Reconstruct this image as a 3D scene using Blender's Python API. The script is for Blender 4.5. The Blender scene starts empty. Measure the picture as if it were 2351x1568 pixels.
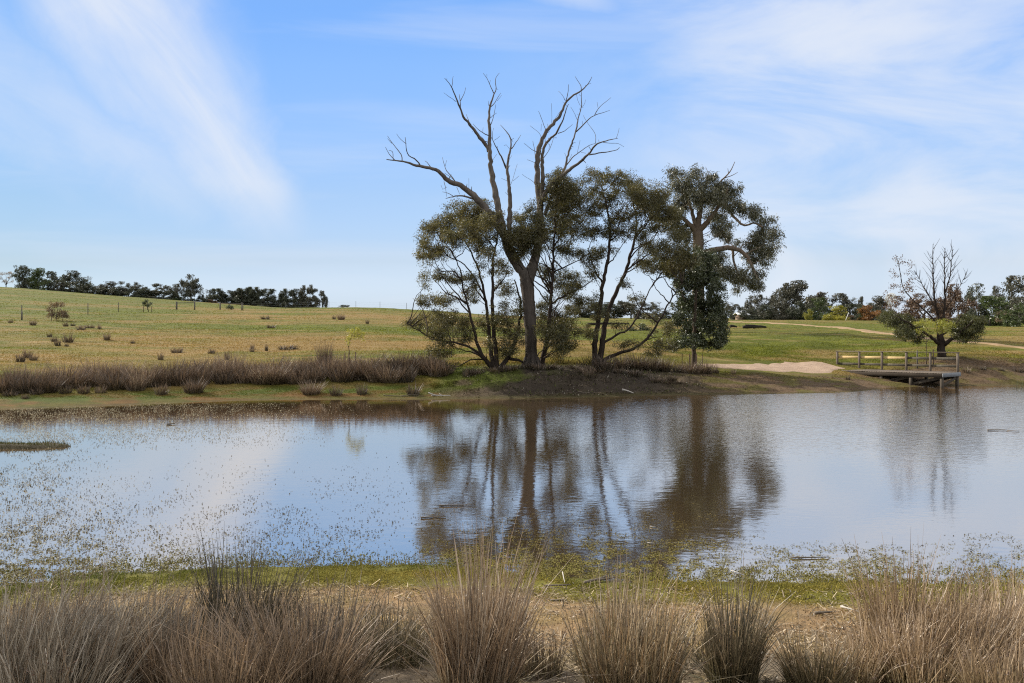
import bpy, math, random
import numpy as np

random.seed(5)
DENOISE = False
rng = np.random.default_rng(11)
C = bpy.context.scene
COL = C.collection

# ----------------------------------------------------------------- survey frame
# Survey of the place: bearings measured on the photograph (2350 x 1568), distance D in metres.
F, CX, HY, HC = 2035.0, 1175.0, 728.0, 3.7
def W(vx, vy, D):
    return np.array([(vx - CX) / F * D, D, HC - (vy - HY) * D / F])
def X(vx, D):
    return (vx - CX) / F * D
def conv(ox, oy, k):
    return lambda x, y: (ox + x * k, oy + y * k)
c1 = conv(0.0, 537.1, .27833)
c2 = conv(537.1, 570.7, .25702)
c3 = conv(839.3, 134.3, .2783)
c4 = conv(906.4, 402.8, .34255)
c5 = conv(1342.8, 335.7, .36383)
c6 = conv(1644.9, 503.6, .29986)

# ----------------------------------------------------------------- noise
_tab = np.random.default_rng(3).random((256, 256))
def vnoise(x, y):
    xi = np.floor(x).astype(np.int64); yi = np.floor(y).astype(np.int64)
    fx = x - xi; fy = y - yi
    fx = fx * fx * (3 - 2 * fx); fy = fy * fy * (3 - 2 * fy)
    a = _tab[xi & 255, yi & 255]; b = _tab[(xi + 1) & 255, yi & 255]
    c = _tab[xi & 255, (yi + 1) & 255]; d = _tab[(xi + 1) & 255, (yi + 1) & 255]
    return (a * (1 - fx) + b * fx) * (1 - fy) + (c * (1 - fx) + d * fx) * fy
def fbm(x, y, o=4):
    s = 0; a = .5; t = 0
    for i in range(o):
        s = s + a * vnoise(x * 2 ** i + 17.3 * i, y * 2 ** i + 9.1 * i); t += a; a *= .5
    return s / t
def sstep(a, b, x):
    t = np.clip((x - a) / (b - a), 0, 1)
    return t * t * (3 - 2 * t)

# ----------------------------------------------------------------- terrain
def zz(D, py):
    return (D, HC - (py - HY) * D / F)
COLS = [  # bearing, near shore, far shore, far side profile
    (-1400, None, None, [(30, .9), (60, 2.2), (120, 6.5), (230, 13), (400, 9), (900, 2), (4000, 0)]),
    (-700, 12.0, 34.0, [(36, .3), (46, 1.3), zz(75, 742), zz(120, 684), zz(230, 640), (400, 9), (900, 2), (4000, 0)]),
    (0, 12.2, 35.4, [(36.6, .12), (39, .38), (42, .62), zz(46, 838), zz(75, 748), zz(120, 697), zz(175, 675), zz(230, 655), (300, 11.5), (420, 7), (900, 1), (4000, 0)]),
    (300, 12.9, 37.2, [(38.4, .12), (40.5, .34), (43, .6), zz(47, 836), zz(78, 750), zz(125, 716), zz(180, 694), zz(245, 680), (320, 9), (420, 6), (900, 1), (4000, 0)]),
    (600, 13.2, 39.6, [(40.6, .12), (42, .32), (44, .62), zz(48, 830), zz(80, 752), zz(130, 716), zz(190, 706), zz(250, 703), (330, 6), (900, 1), (4000, 0)]),
    (850, 13.2, 39.8, [(40.8, .12), (42, .32), (44, .64), zz(48, 826), zz(80, 752), zz(130, 716), zz(178, 704), (230, 4.5), (400, 2), (4000, 0)]),
    (1000, 13.2, 39.9, [(41, .14), (42, .36), (44, .75), zz(49, 822), zz(80, 758), zz(130, 724), zz(172, 712), (230, 3.9), (400, 2), (4000, 0)]),
    (1120, 13.0, 40.2, [(40.9, .16), (41.7, .42), (42.6, .98), (43.6, 1.2), (46, 1.2), zz(52, 806), zz(80, 756), zz(130, 730), zz(170, 722), (260, 3.3), (500, 2), (4000, 0)]),
    (1250, 12.7, 40.4, [(41.1, .17), (41.7, .42), (42.3, .98), (43.2, 1.19), (46, 1.16), zz(53, 800), zz(80, 758), zz(130, 734), zz(170, 727), (260, 3.1), (500, 2), (4000, 0)]),
    (1380, 12.5, 41.0, [(41.6, .15), (42.2, .38), (43.0, .9), (44, 1.12), (47, 1.12), zz(54, 798), zz(80, 758), zz(130, 737), zz(170, 731), (260, 2.9), (500, 2), (4000, 0)]),
    (1550, 12.4, 42.0, [(43, .18), (44.2, .45), (45.5, .76), (48, .92), zz(56, 796), zz(68, 768), zz(100, 746), zz(150, 735), (260, 2.9), (500, 2), (4000, 0)]),
    (1750, 12.4, 42.6, [(44, .14), (46, .34), (48.5, .62), zz(52, 838), zz(58, 792), zz(68, 765), zz(100, 746), zz(150, 735), (260, 2.8), (500, 2), (4000, 0)]),
    (1950, 12.4, 43.4, [(44.4, .12), (46.5, .3), (50, .52), zz(54, 832), zz(60, 790), zz(70, 766), zz(100, 748), zz(150, 736), (260, 2.8), (500, 2), (4000, 0)]),
    (2020, 12.4, 45.4, [(46.6, .09), (48.6, .17), (50.4, .42), (52.4, .8), zz(55, 822), zz(60, 790), zz(72, 768), zz(105, 749), zz(150, 737), (260, 2.7), (500, 2), (4000, 0)]),
    (2090, 12.4, 47.4, [(48.4, .10), (50.2, .36), (52, .85), zz(55, 815), zz(60, 790), zz(72, 768), zz(105, 750), zz(150, 738), (260, 2.7), (500, 2), (4000, 0)]),
    (2180, 12.4, 47.5, [(48.2, .12), (49, .45), zz(50, 842), zz(53, 818), zz(60, 788), zz(72, 768), zz(105, 751), zz(150, 740), (260, 2.6), (500, 2), (4000, 0)]),
    (2350, 12.4, 48.0, [(48.6, .14), (49.6, .44), zz(51, 850), zz(54, 822), zz(60, 792), zz(74, 766), zz(105, 752), zz(150, 742), (260, 2.4), (500, 2), (4000, 0)]),
    (2900, 12.4, 50.0, [(51, .3), (53, .8), (60, 1.8), (80, 2.2), (150, 2.6), (500, 2), (4000, 0)]),
    (3900, None, None, [(30, 1.1), (60, 1.8), (150, 2.6), (500, 2), (4000, 0)]),
]
DG = np.concatenate([np.arange(-40, 0, 1.0), np.arange(0, 62, .1), 62 * (4000 / 62) ** np.linspace(0, 1, 160)])
PG = np.arange(-1500, 4000, 20.0)
def _table():
    rows = []; ns = []; fs = []
    for px, n, f, prof in COLS:
        nn = n if n else 12.4
        pts = [(-40, 2.1), (1.5, 2.05), (3, 1.85), (5, 1.22), (6.5, .78), (7.5, .55), (9, .3), (10.3, .17)]
        if n:
            pts += [(n - 1.0, .07), (n, 0.0), (n + 1, -.1), (n + 3, -.35), (25, -.8), (f - 3, -.45), (f - 1, -.14), (f, 0.0)]
        else:
            pts += [(14, .3)]
        pts += prof
        p = np.array(pts)
        rows.append(np.interp(DG, p[:, 0], p[:, 1])); ns.append(nn); fs.append(f if f else 40)
    R = np.array(rows)
    k = np.array([.06, .12, .2, .24, .2, .12, .06])
    R = np.array([np.convolve(np.pad(r, 3, mode='edge'), k, 'valid') for r in R])
    px = np.array([c[0] for c in COLS], float)
    T = np.array([np.interp(PG, px, R[:, j]) for j in range(len(DG))])      # D x px
    g = np.exp(-.5 * (np.arange(-4, 5) / 1.8) ** 2); g /= g.sum()
    T = np.array([np.convolve(np.pad(r, 4, mode='edge'), g, 'valid') for r in T])
    n_ = np.convolve(np.pad(np.interp(PG, px, ns), 4, mode='edge'), g, 'valid')
    f_ = np.convolve(np.pad(np.interp(PG, px, fs), 4, mode='edge'), g, 'valid')
    return T, n_, f_
TT, NS, FS = _table()
def bearing(x, y):
    return np.clip(CX + F * x / np.maximum(y, 4.0), -1480, 3960)
def near_shore(px): return np.interp(px, PG, NS)
def far_shore(px): return np.interp(px, PG, FS)
def hbase(x, y):
    px = bearing(x, y); D = np.clip(y, -39.9, 3990)
    j = np.interp(D, DG, np.arange(len(DG))); i = (px - PG[0]) / 20.0
    j0 = np.clip(np.floor(j).astype(int), 0, len(DG) - 2); i0 = np.clip(np.floor(i).astype(int), 0, len(PG) - 2)
    fj = j - j0; fi = i - i0
    return (TT[j0, i0] * (1 - fj) + TT[j0 + 1, i0] * fj) * (1 - fi) + (TT[j0, i0 + 1] * (1 - fj) + TT[j0 + 1, i0 + 1] * fj) * fi
def height(x, y):
    x = np.asarray(x, float); y = np.asarray(y, float)
    px = bearing(x, y); z = hbase(x, y)
    # the low muddy spit at the left
    z = z + 1.35 * np.exp(-(((x + 17.5) / 3.0) ** 2 + ((y - 25.4) / 1.9) ** 2)) + .85 * np.exp(-(((x + 13.4) / 1.8) ** 2 + ((y - 25.3) / .6) ** 2))
    sm_ = (x < -9) & (y > 19) & (y < 31)
    z = np.where(sm_, np.minimum(z, .03 + .16 * np.clip(fbm(x * 1.1, y * 1.6, 4) - .25, 0, 1)), z)
    land = sstep(.0, .5, np.abs(z))
    sf = y - far_shore(px)
    amp = .03 + .07 * sstep(2, 12, sf)
    z = z + land * amp * (fbm(x * .35, y * .35, 3) - .5) * 2 * np.where(y > 30, 1, .5)
    z = z + .03 * (fbm(x * 1.9 + 5, y * 1.9, 3) - .5) * np.where(np.abs(z) < 2.2, 1, .6)
    m2 = sstep(1600, 1750, px) * sstep(.2, .8, sf) * (1 - sstep(4.0, 6.0, sf)) * (y > 30)
    z = z + m2 * (.16 * (fbm(x * 1.3 + 30, y * 2.0, 4) - .5) + .08 * (fbm(x * 4.0, y * 5 + 7, 2) - .5))
    # torn earth of the mound's face
    m = sstep(1060, 1150, px) * (1 - sstep(1560, 1700, px)) * sstep(.5, 1.0, sf) * (1 - sstep(2.6, 3.8, sf))
    z = z + m * (.42 * (fbm(x * 1.5, y * 2.2 + 3, 4) - .5) + .20 * (fbm(x * 4.1, y * 4.6 + 7, 2) - .5))
    return z
def H(x, y): return float(height(np.array([x]), np.array([y]))[0])
def G(vx, D):
    x = X(vx, D); return np.array([x, D, H(x, D)])

# ----------------------------------------------------------------- mesh helpers
def mesh_np(name, V, faces, mat=None, smooth=False, col=None):
    me = bpy.data.meshes.new(name)
    V = np.ascontiguousarray(V, dtype=np.float32)
    me.vertices.add(len(V)); me.vertices.foreach_set('co', V.ravel())
    if isinstance(faces, np.ndarray): faces = [faces]
    faces = [f for f in faces if len(f)]
    li = np.concatenate([f.ravel() for f in faces]).astype(np.int32)
    tot = np.concatenate([np.full(len(f), f.shape[1]) for f in faces]).astype(np.int32)
    st = np.concatenate([[0], np.cumsum(tot)[:-1]]).astype(np.int32)
    me.loops.add(len(li)); me.loops.foreach_set('vertex_index', li)
    me.polygons.add(len(tot)); me.polygons.foreach_set('loop_start', st); me.polygons.foreach_set('loop_total', tot)
    if smooth: me.polygons.foreach_set('use_smooth', np.ones(len(tot), dtype=bool))
    if col is not None:
        a = me.attributes.new('tone', 'FLOAT_COLOR', 'POINT')
        c4_ = np.ones((len(V), 4), np.float32); c4_[:, :3] = col
        a.data.foreach_set('color', c4_.ravel())
    me.update(calc_edges=True)
    if mat: me.materials.append(mat)
    return me
def link(name, me, parent=None, loc=None):
    o = bpy.data.objects.new(name, me); COL.objects.link(o)
    if parent is not None: o.parent = parent
    if loc is not None: o.location = [float(v) for v in loc]
    return o
def tag(o, label=None, cat=None, group=None, kind=None):
    if label: o['label'] = label
    if cat: o['category'] = cat
    if group: o['group'] = group
    if kind: o['kind'] = kind
    return o
def thing(name, loc, label, cat, group=None, rz=0.0, scale=None):
    o = bpy.data.objects.new(name, None); COL.objects.link(o)
    o.location = [float(v) for v in loc]; o.rotation_euler = (0, 0, rz); o.empty_display_size = .3
    if scale is not None: o.scale = scale
    return tag(o, label, cat, group)

class Geo:
    """collects tubes, boxes and faces for ONE mesh"""
    def __init__(s): s.V = []; s.Q = []; s.T = []; s.n = 0
    def add(s, V, Q=None, T=None):
        V = np.asarray(V, float)
        if Q is not None and len(Q): s.Q.append(np.asarray(Q) + s.n)
        if T is not None and len(T): s.T.append(np.asarray(T) + s.n)
        s.V.append(V); s.n += len(V)
    def tube(s, P, R, k=6, cap=True):
        P = np.asarray(P, float); R = np.asarray(R, float); n = len(P)
        t = np.gradient(P, axis=0); t /= (np.linalg.norm(t, axis=1, keepdims=True) + 1e-9)
        ref = np.array([.31, .77, .2]) if abs(t[:, 2]).mean() > .6 else np.array([.1, .15, 1.0])
        a = np.cross(t, ref); a /= (np.linalg.norm(a, axis=1, keepdims=True) + 1e-9)
        b = np.cross(t, a)
        th = np.arange(k) * 2 * math.pi / k
        V = (P[:, None] + R[:, None, None] * (np.cos(th)[None, :, None] * a[:, None] + np.sin(th)[None, :, None] * b[:, None])).reshape(-1, 3)
        i = np.arange(n - 1)[:, None] * k; j = np.arange(k)[None]
        q = np.stack([i + j, i + (j + 1) % k, i + k + (j + 1) % k, i + k + j], -1).reshape(-1, 4)
        T = None
        if cap:
            V = np.vstack([V, P[:1] , P[-1:] + t[-1:] * R[-1] * .6])
            c0, c1_ = n * k, n * k + 1
            T = [[c0, (m + 1) % k, m] for m in range(k)] + [[c1_, (n - 1) * k + m, (n - 1) * k + (m + 1) % k] for m in range(k)]
        s.add(V, q, T)
    def box(s, c, size, ax=None, bevel=.0, taper=1.0):
        """box about centre c with axes ax (3x3 rows)"""
        ax = np.eye(3) if ax is None else np.asarray(ax, float)
        h = np.asarray(size, float) / 2
        bv = min(bevel, h.min() * .5)
        if bv <= 0:
            cor = np.array([[i, j, k] for k in (-1, 1) for j in (-1, 1) for i in (-1, 1)], float) * h
            s.add(cor @ ax + c, [[0, 2, 3, 1], [4, 5, 7, 6], [0, 1, 5, 4], [2, 6, 7, 3], [0, 4, 6, 2], [1, 3, 7, 5]])
            return
        # octagonal-edged bar along the longest axis
        L = int(np.argmax(h)); o = [m for m in range(3) if m != L]
        prof = []
        a, b = h[o[0]], h[o[1]]
        for sx, sy in ((1, 1), (-1, 1), (-1, -1), (1, -1)):
            p = [(sx * a, sy * (b - bv)), (sx * (a - bv), sy * b)]
            prof += p if sx * sy > 0 else p[::-1]
        V = []
        for z, f in ((-h[L], 1 - bv / max(a, b)), (-h[L] + bv, 1), (h[L] - bv, 1), (h[L], 1 - bv / max(a, b))):
            for p in prof:
                v = np.zeros(3); v[o[0]] = p[0] * f; v[o[1]] = p[1] * f; v[L] = z; V.append(v)
        V = np.array(V); Q = []
        for r in range(3):
            for m in range(8):
                Q.append([r * 8 + m, r * 8 + (m + 1) % 8, r * 8 + 8 + (m + 1) % 8, r * 8 + 8 + m])
        V = np.vstack([V, [V[:8].mean(0), V[-8:].mean(0)]])
        T = [[32, (m + 1) % 8, m] for m in range(8)] + [[33, 24 + m, 24 + (m + 1) % 8] for m in range(8)]
        s.add(V @ ax + c, Q, T)
    def bar(s, p, q, w, h, up=(0, 0, 1), bevel=.008):
        p = np.asarray(p, float); q = np.asarray(q, float); d = q - p; L = np.linalg.norm(d); d /= L
        u = np.asarray(up, float); side = np.cross(d, u)
        if np.linalg.norm(side) < 1e-4: side = np.cross(d, (0, 1, 0))
        side /= np.linalg.norm(side); u = np.cross(side, d)
        s.box((p + q) / 2, (L, w, h), np.array([d, side, u]), bevel)
    def mesh(s, name, mat, smooth=False):
        f = []
        if s.Q: f.append(np.vstack(s.Q))
        if s.T: f.append(np.vstack(s.T))
        return mesh_np(name, np.vstack(s.V), f, mat, smooth)
    def build(s, name, mat, parent=None, smooth=False, origin=None):
        if origin is not None: s.V = [v - origin for v in s.V]
        return link(name, s.mesh(name, mat, smooth), parent)

# ----------------------------------------------------------------- materials
def newmat(name):
    m = bpy.data.materials.new(name); m.use_nodes = True
    nt = m.node_tree; nt.nodes.clear()
    out = nt.nodes.new('ShaderNodeOutputMaterial')
    return m, nt, out
def N(nt, t, **kw):
    n = nt.nodes.new(t)
    for k, v in kw.items():
        if k.startswith('i_'): n.inputs[k[2:].replace('_', ' ')].default_value = v
        else: setattr(n, k, v)
    return n
def ramp(nt, fac, stops, interp='LINEAR'):
    r = nt.nodes.new('ShaderNodeValToRGB'); r.color_ramp.interpolation = interp
    e = r.color_ramp.elements
    while len(e) < len(stops): e.new(.5)
    for el, (p, c) in zip(e, stops):
        el.position = p; el.color = (c[0], c[1], c[2], 1)
    nt.links.new(fac, r.inputs[0]); return r.outputs[0]
def mixc(nt, fac, a, b, mode='MIX'):
    m = nt.nodes.new('ShaderNodeMix'); m.data_type = 'RGBA'; m.blend_type = mode
    for s, v in ((m.inputs[0], fac), (m.inputs[6], a), (m.inputs[7], b)):
        if hasattr(v, 'is_linked') or isinstance(v, bpy.types.NodeSocket): nt.links.new(v, s)
        elif isinstance(v, (int, float)): s.default_value = v
        else: s.default_value = (v[0], v[1], v[2], 1)
    return m.outputs[2]
def math_(nt, op, a, b=None, c=None, clamp=False):
    m = nt.nodes.new('ShaderNodeMath'); m.operation = op; m.use_clamp = clamp
    for s, v in zip(m.inputs, (a, b, c)):
        if v is None: continue
        if isinstance(v, bpy.types.NodeSocket): nt.links.new(v, s)
        else: s.default_value = v
    return m.outputs[0]
def noise(nt, vec, scale, detail=4, rough=.55, dist=0.0):
    n = N(nt, 'ShaderNodeTexNoise'); n.inputs['Scale'].default_value = scale; n.inputs['Detail'].default_value = detail
    n.inputs['Roughness'].default_value = rough; n.inputs['Distortion'].default_value = dist
    if vec is not None: nt.links.new(vec, n.inputs['Vector'])
    return n.outputs[0]
def mapping(nt, vec, scale=(1, 1, 1), rot=(0, 0, 0), loc=(0, 0, 0)):
    m = N(nt, 'ShaderNodeMapping'); m.inputs['Scale'].default_value = scale; m.inputs['Rotation'].default_value = rot; m.inputs['Location'].default_value = loc
    nt.links.new(vec, m.inputs['Vector']); return m.outputs[0]
def bump(nt, h, strength=.5, dist=.05):
    b = N(nt, 'ShaderNodeBump'); b.inputs['Strength'].default_value = strength; b.inputs['Distance'].default_value = dist
    nt.links.new(h, b.inputs['Height']); return b.outputs[0]
def principled(nt, out, col, rough=.9, normal=None, spec=.2):
    p = N(nt, 'ShaderNodeBsdfPrincipled')
    if isinstance(col, bpy.types.NodeSocket): nt.links.new(col, p.inputs['Base Color'])
    else: p.inputs['Base Color'].default_value = (*col, 1)
    p.inputs['Roughness'].default_value = rough; p.inputs['Specular IOR Level'].default_value = spec
    if normal is not None: nt.links.new(normal, p.inputs['Normal'])
    nt.links.new(p.outputs[0], out.inputs[0]); return p

def leaf_mat(name, cols, trans=.3, patch=.5, gloss=.05):
    """cols: three base colours, spread per leaf and in soft patches through the crown"""
    m, nt, out = newmat(name)
    g = N(nt, 'ShaderNodeNewGeometry'); oi = N(nt, 'ShaderNodeObjectInfo')
    n = noise(nt, g.outputs['Position'], 1.1, 2)
    f = math_(nt, 'MULTIPLY_ADD', g.outputs['Random Per Island'], 1 - patch, math_(nt, 'MULTIPLY_ADD', n, patch * 2.2, -patch * .6), True)
    f = math_(nt, 'ADD', f, math_(nt, 'MULTIPLY_ADD', oi.outputs['Random'], .16, -.08), clamp=True)
    c = ramp(nt, f, [(0, cols[0]), (.5, cols[1]), (1, cols[2])])
    d = N(nt, 'ShaderNodeBsdfDiffuse'); t = N(nt, 'ShaderNodeBsdfTranslucent'); gl = N(nt, 'ShaderNodeBsdfGlossy'); gl.inputs['Roughness'].default_value = .45
    gl.inputs['Color'].default_value = (.8, .8, .8, 1)
    nt.links.new(c, d.inputs[0]); nt.links.new(c, t.inputs[0])
    a = N(nt, 'ShaderNodeMixShader'); a.inputs[0].default_value = trans
    nt.links.new(d.outputs[0], a.inputs[1]); nt.links.new(t.outputs[0], a.inputs[2])
    b = N(nt, 'ShaderNodeMixShader'); b.inputs[0].default_value = gloss
    nt.links.new(a.outputs[0], b.inputs[1]); nt.links.new(gl.outputs[0], b.inputs[2])
    nt.links.new(b.outputs[0], out.inputs[0]); return m
def bark_mat(name, a, b, scale=3.0, stretch=.22, rough=.95):
    m, nt, out = newmat(name)
    tc = N(nt, 'ShaderNodeTexCoord')
    v = mapping(nt, tc.outputs['Object'], (1, 1, stretch))
    n1 = noise(nt, v, scale * 2.5, 6, .65, .4); n2 = noise(nt, tc.outputs['Object'], scale * .35, 3)
    f = math_(nt, 'MULTIPLY_ADD', n2, .7, math_(nt, 'MULTIPLY_ADD', n1, .9, -.3), True)
    c = ramp(nt, f, [(.15, a), (.8, b)])
    principled(nt, out, c, rough, bump(nt, n1, .8, .03), .15); return m
def wood_mat(name, a, b, c3_=None, along=0):
    m, nt, out = newmat(name)
    tc = N(nt, 'ShaderNodeTexCoord'); oi = N(nt, 'ShaderNodeObjectInfo')
    v = mapping(nt, tc.outputs['Object'], (3, 3, 3))
    n1 = noise(nt, v, 2.2, 6, .7, 1.2); n2 = noise(nt, tc.outputs['Object'], 1.3, 4)
    f = math_(nt, 'ADD', math_(nt, 'MULTIPLY', n1, .6), math_(nt, 'MULTIPLY', n2, .5), clamp=True)
    c = ramp(nt, f, [(.25, a), (.75, b)] if c3_ is None else [(.25, a), (.6, b), (.9, c3_)])
    principled(nt, out, c, .85, bump(nt, n1, .35, .01), .2); return m
def tone_mat(name, lo=.65, hi=1.35, trans=.0, scale=3.0):
    """takes the plant's own colour from the 'tone' attribute"""
    m, nt, out = newmat(name)
    a = N(nt, 'ShaderNodeAttribute', attribute_name='tone'); g = N(nt, 'ShaderNodeNewGeometry')
    f = math_(nt, 'MULTIPLY_ADD', g.outputs['Random Per Island'], hi - lo, lo)
    c = mixc(nt, 1.0, a.outputs['Color'], f, 'MULTIPLY')
    mm = nt.nodes[-1]
    d = N(nt, 'ShaderNodeBsdfDiffuse'); t = N(nt, 'ShaderNodeBsdfTranslucent')
    nt.links.new(c, d.inputs[0]); nt.links.new(c, t.inputs[0])
    x = N(nt, 'ShaderNodeMixShader'); x.inputs[0].default_value = trans
    nt.links.new(d.outputs[0], x.inputs[1]); nt.links.new(t.outputs[0], x.inputs[2]); nt.links.new(x.outputs[0], out.inputs[0])
    return m
def blade_mat(name, stops, trans=.25, base=None):
    m, nt, out = newmat(name)
    g = N(nt, 'ShaderNodeNewGeometry'); tc = N(nt, 'ShaderNodeTexCoord'); oi = N(nt, 'ShaderNodeObjectInfo')
    f = math_(nt, 'ADD', math_(nt, 'MULTIPLY_ADD', g.outputs['Random Per Island'], .8, .1), math_(nt, 'MULTIPLY_ADD', oi.outputs['Random'], .5, -.25), clamp=True)
    c = ramp(nt, f, stops)
    if base is not None:   # living green low on the stems
        z = N(nt, 'ShaderNodeSeparateXYZ'); nt.links.new(tc.outputs['Object'], z.inputs[0])
        k = math_(nt, 'MULTIPLY_ADD', z.outputs[2], -2.2, .75, True)
        k = math_(nt, 'MULTIPLY', k, math_(nt, 'GREATER_THAN', g.outputs['Random Per Island'], .35))
        c = mixc(nt, k, c, base)
    d = N(nt, 'ShaderNodeBsdfDiffuse'); t = N(nt, 'ShaderNodeBsdfTranslucent'); gl = N(nt, 'ShaderNodeBsdfGlossy')
    gl.inputs['Roughness'].default_value = .5
    nt.links.new(c, d.inputs[0]); nt.links.new(c, t.inputs[0])
    x = N(nt, 'ShaderNodeMixShader'); x.inputs[0].default_value = trans
    nt.links.new(d.outputs[0], x.inputs[1]); nt.links.new(t.outputs[0], x.inputs[2])
    y = N(nt, 'ShaderNodeMixShader'); y.inputs[0].default_value = .06
    nt.links.new(x.outputs[0], y.inputs[1]); nt.links.new(gl.outputs[0], y.inputs[2]); nt.links.new(y.outputs[0], out.inputs[0])
    return m

# ----------------------------------------------------------------- camera, sun, sky
cam = bpy.data.cameras.new('camera'); camo = bpy.data.objects.new('camera', cam); COL.objects.link(camo)
cam.sensor_width = 36; cam.lens = 36 * F / 2350; cam.shift_y = -(784 - HY) / 2350; cam.clip_end = 9000; cam.clip_start = .1
camo.location = (0, 0, HC); camo.rotation_euler = (math.radians(90), 0, 0)
C.camera = camo

SUN_EL = math.radians(31)
sx, sy = -.85, .53                                   # towards the sun, on plan
sl = math.hypot(sx, sy); sx /= sl; sy /= sl
sund = bpy.data.lights.new('sun', 'SUN'); sund.energy = 4.8; sund.angle = math.radians(.55); sund.color = (1, .93, .82)
suno = bpy.data.objects.new('sun', sund); COL.objects.link(suno)
from mathutils import Vector
suno.rotation_euler = Vector((sx * math.cos(SUN_EL), sy * math.cos(SUN_EL), math.sin(SUN_EL))).to_track_quat('Z', 'Y').to_euler()
suno.location = (-60, 20, 50)

wd = bpy.data.worlds.new('World'); C.world = wd; wd.use_nodes = True
nt = wd.node_tree; nt.nodes.clear()
wout = nt.nodes.new('ShaderNodeOutputWorld'); bg = nt.nodes.new('ShaderNodeBackground'); nt.links.new(bg.outputs[0], wout.inputs[0])
sky = nt.nodes.new('ShaderNodeTexSky'); sky.sky_type = 'NISHITA'; sky.sun_disc = False
sky.sun_elevation = SUN_EL; sky.sun_rotation = math.atan2(sx, sy); sky.air_density = 1.0; sky.dust_density = .6; sky.ozone_density = 2.0; sky.altitude = 100
bg.inputs[1].default_value = .13
tc = N(nt, 'ShaderNodeTexCoord'); sep = N(nt, 'ShaderNodeSeparateXYZ'); nt.links.new(tc.outputs['Generated'], sep.inputs[0])
yy = math_(nt, 'MAXIMUM', sep.outputs[1], .12)
u = math_(nt, 'DIVIDE', sep.outputs[0], yy); v = math_(nt, 'DIVIDE', sep.outputs[2], yy)
uv = N(nt, 'ShaderNodeCombineXYZ'); nt.links.new(u, uv.inputs[0]); nt.links.new(v, uv.inputs[1]); uv = uv.outputs[0]
def M(op, *a, clamp=False): return math_(nt, op, *a, clamp=clamp)
def sm(a, b, x):
    n = N(nt, 'ShaderNodeMapRange', interpolation_type='SMOOTHSTEP'); n.inputs[1].default_value = a; n.inputs[2].default_value = b
    nt.links.new(x, n.inputs[0]); return n.outputs[0]
def band(P1, d, w0, w1, smin, smax, soft, wob):
    """wisp of cirrus: tip P1, running back along -d, half width w0 + w1*s"""
    L = math.hypot(*d); d = (d[0] / L, d[1] / L); nn = (-d[1], d[0])
    du = M('SUBTRACT', u, P1[0]); dv = M('SUBTRACT', v, P1[1])
    s = M('ADD', M('MULTIPLY', du, -d[0]), M('MULTIPLY', dv, -d[1]))
    q = M('ADD', M('MULTIPLY', du, nn[0]), M('MULTIPLY', dv, nn[1]))
    rot = math.atan2(d[1], d[0])
    st = mapping(nt, mapping(nt, uv, (1, 1, 1), (0, 0, -rot)), (4.5, 20, 1))
    n1 = noise(nt, st, 1.0, 6, .6, .5)
    n2 = noise(nt, uv, 9, 5, .6, .4)
    q = M('ADD', q, M('MULTIPLY', M('SUBTRACT', n2, .5), wob))
    wdt = M('MULTIPLY_ADD', M('MAXIMUM', s, 0.0), w1, w0)
    r = M('DIVIDE', M('ABSOLUTE', q), wdt)
    m = M('SUBTRACT', 1.0, sm(1 - soft, 1.15, r))
    m = M('MULTIPLY', m, sm(smin - .01, smin + .11, s))
    m = M('MULTIPLY', m, M('SUBTRACT', 1.0, sm(smax, smax + .12, s)))
    return M('MULTIPLY', m, M('MULTIPLY_ADD', sm(.2, .75, n1), .42, .52))
A = M('MULTIPLY', band((-.245, .085), (.192, -.255), .046, .24, -.01, .36, .97, .075), .90)
B = M('MULTIPLY', band((-.29, .11), (.30, -.16), .03, .22, .0, .40, .98, .08), .5)
Dp = M('MULTIPLY', band((.155, .345), (.3, -.05), .018, .02, .0, .05, .9, .02), .75)
# broad veil over the right half
vs = mapping(nt, uv, (2.2, 7.5, 1), (0, 0, math.radians(-12)))
n1 = noise(nt, vs, 1.0, 7, .58, .9); n3 = noise(nt, mapping(nt, uv, (1, 1.8, 1), (0, 0, .3), (3.1, 1.7, 0)), 2.4, 4, .5, .3)
ve = M('MULTIPLY', sm(-.06, .30, M('ADD', u, M('MULTIPLY_ADD', n3, .3, -.12))), sm(.24, .62, n1))
ve = M('MULTIPLY', ve, M('MULTIPLY_ADD', sm(.22, .75, n3), .55, .5))
# faint streaks everywhere low in the sky
lo = M('MULTIPLY', sm(.42, .75, noise(nt, mapping(nt, uv, (1.6, 14, 1), (0, 0, .03), (7, 2, 0)), 1.0, 5, .55, .4)), .28)
cl = M('MAXIMUM', M('MAXIMUM', A, B), M('MAXIMUM', Dp, M('MAXIMUM', M('MULTIPLY', ve, .9), lo)), clamp=True)
tv = [(.0, (.562, .731, 1.19)), (.014, (.519, .654, 1.065)), (.063, (.542, .57, .746)), (.137, (.60, .637, .763)), (.21, (.61, .704, .86)), (.284, (.607, .756, .939)), (.348, (.565, .768, 1.005)), (.6, (.8, .95, 1.05))]
tint = ramp(nt, math_(nt, 'DIVIDE', v, .6, clamp=True), [(p / .6, tuple(q / 1.5 for q in c)) for p, c in tv])
au = [(-.60, (.51, .60, .645)), (-.553, (.53, .62, .66)), (-.28, (.735, .78, .82)), (0, (1, 1, 1)), (.28, (1.2, 1.18, 1.17)), (.553, (1.25, 1.23, 1.24)), (.7, (1.2, 1.2, 1.2))]
side = ramp(nt, math_(nt, 'MULTIPLY_ADD', u, 1 / 1.3, .6 / 1.3, True), [((p + .6) / 1.3, tuple(q * .75 for q in c)) for p, c in au])
skyc = mixc(nt, 1.0, mixc(nt, 1.0, sky.outputs[0], tint, 'MULTIPLY'), side, 'MULTIPLY')
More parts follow.
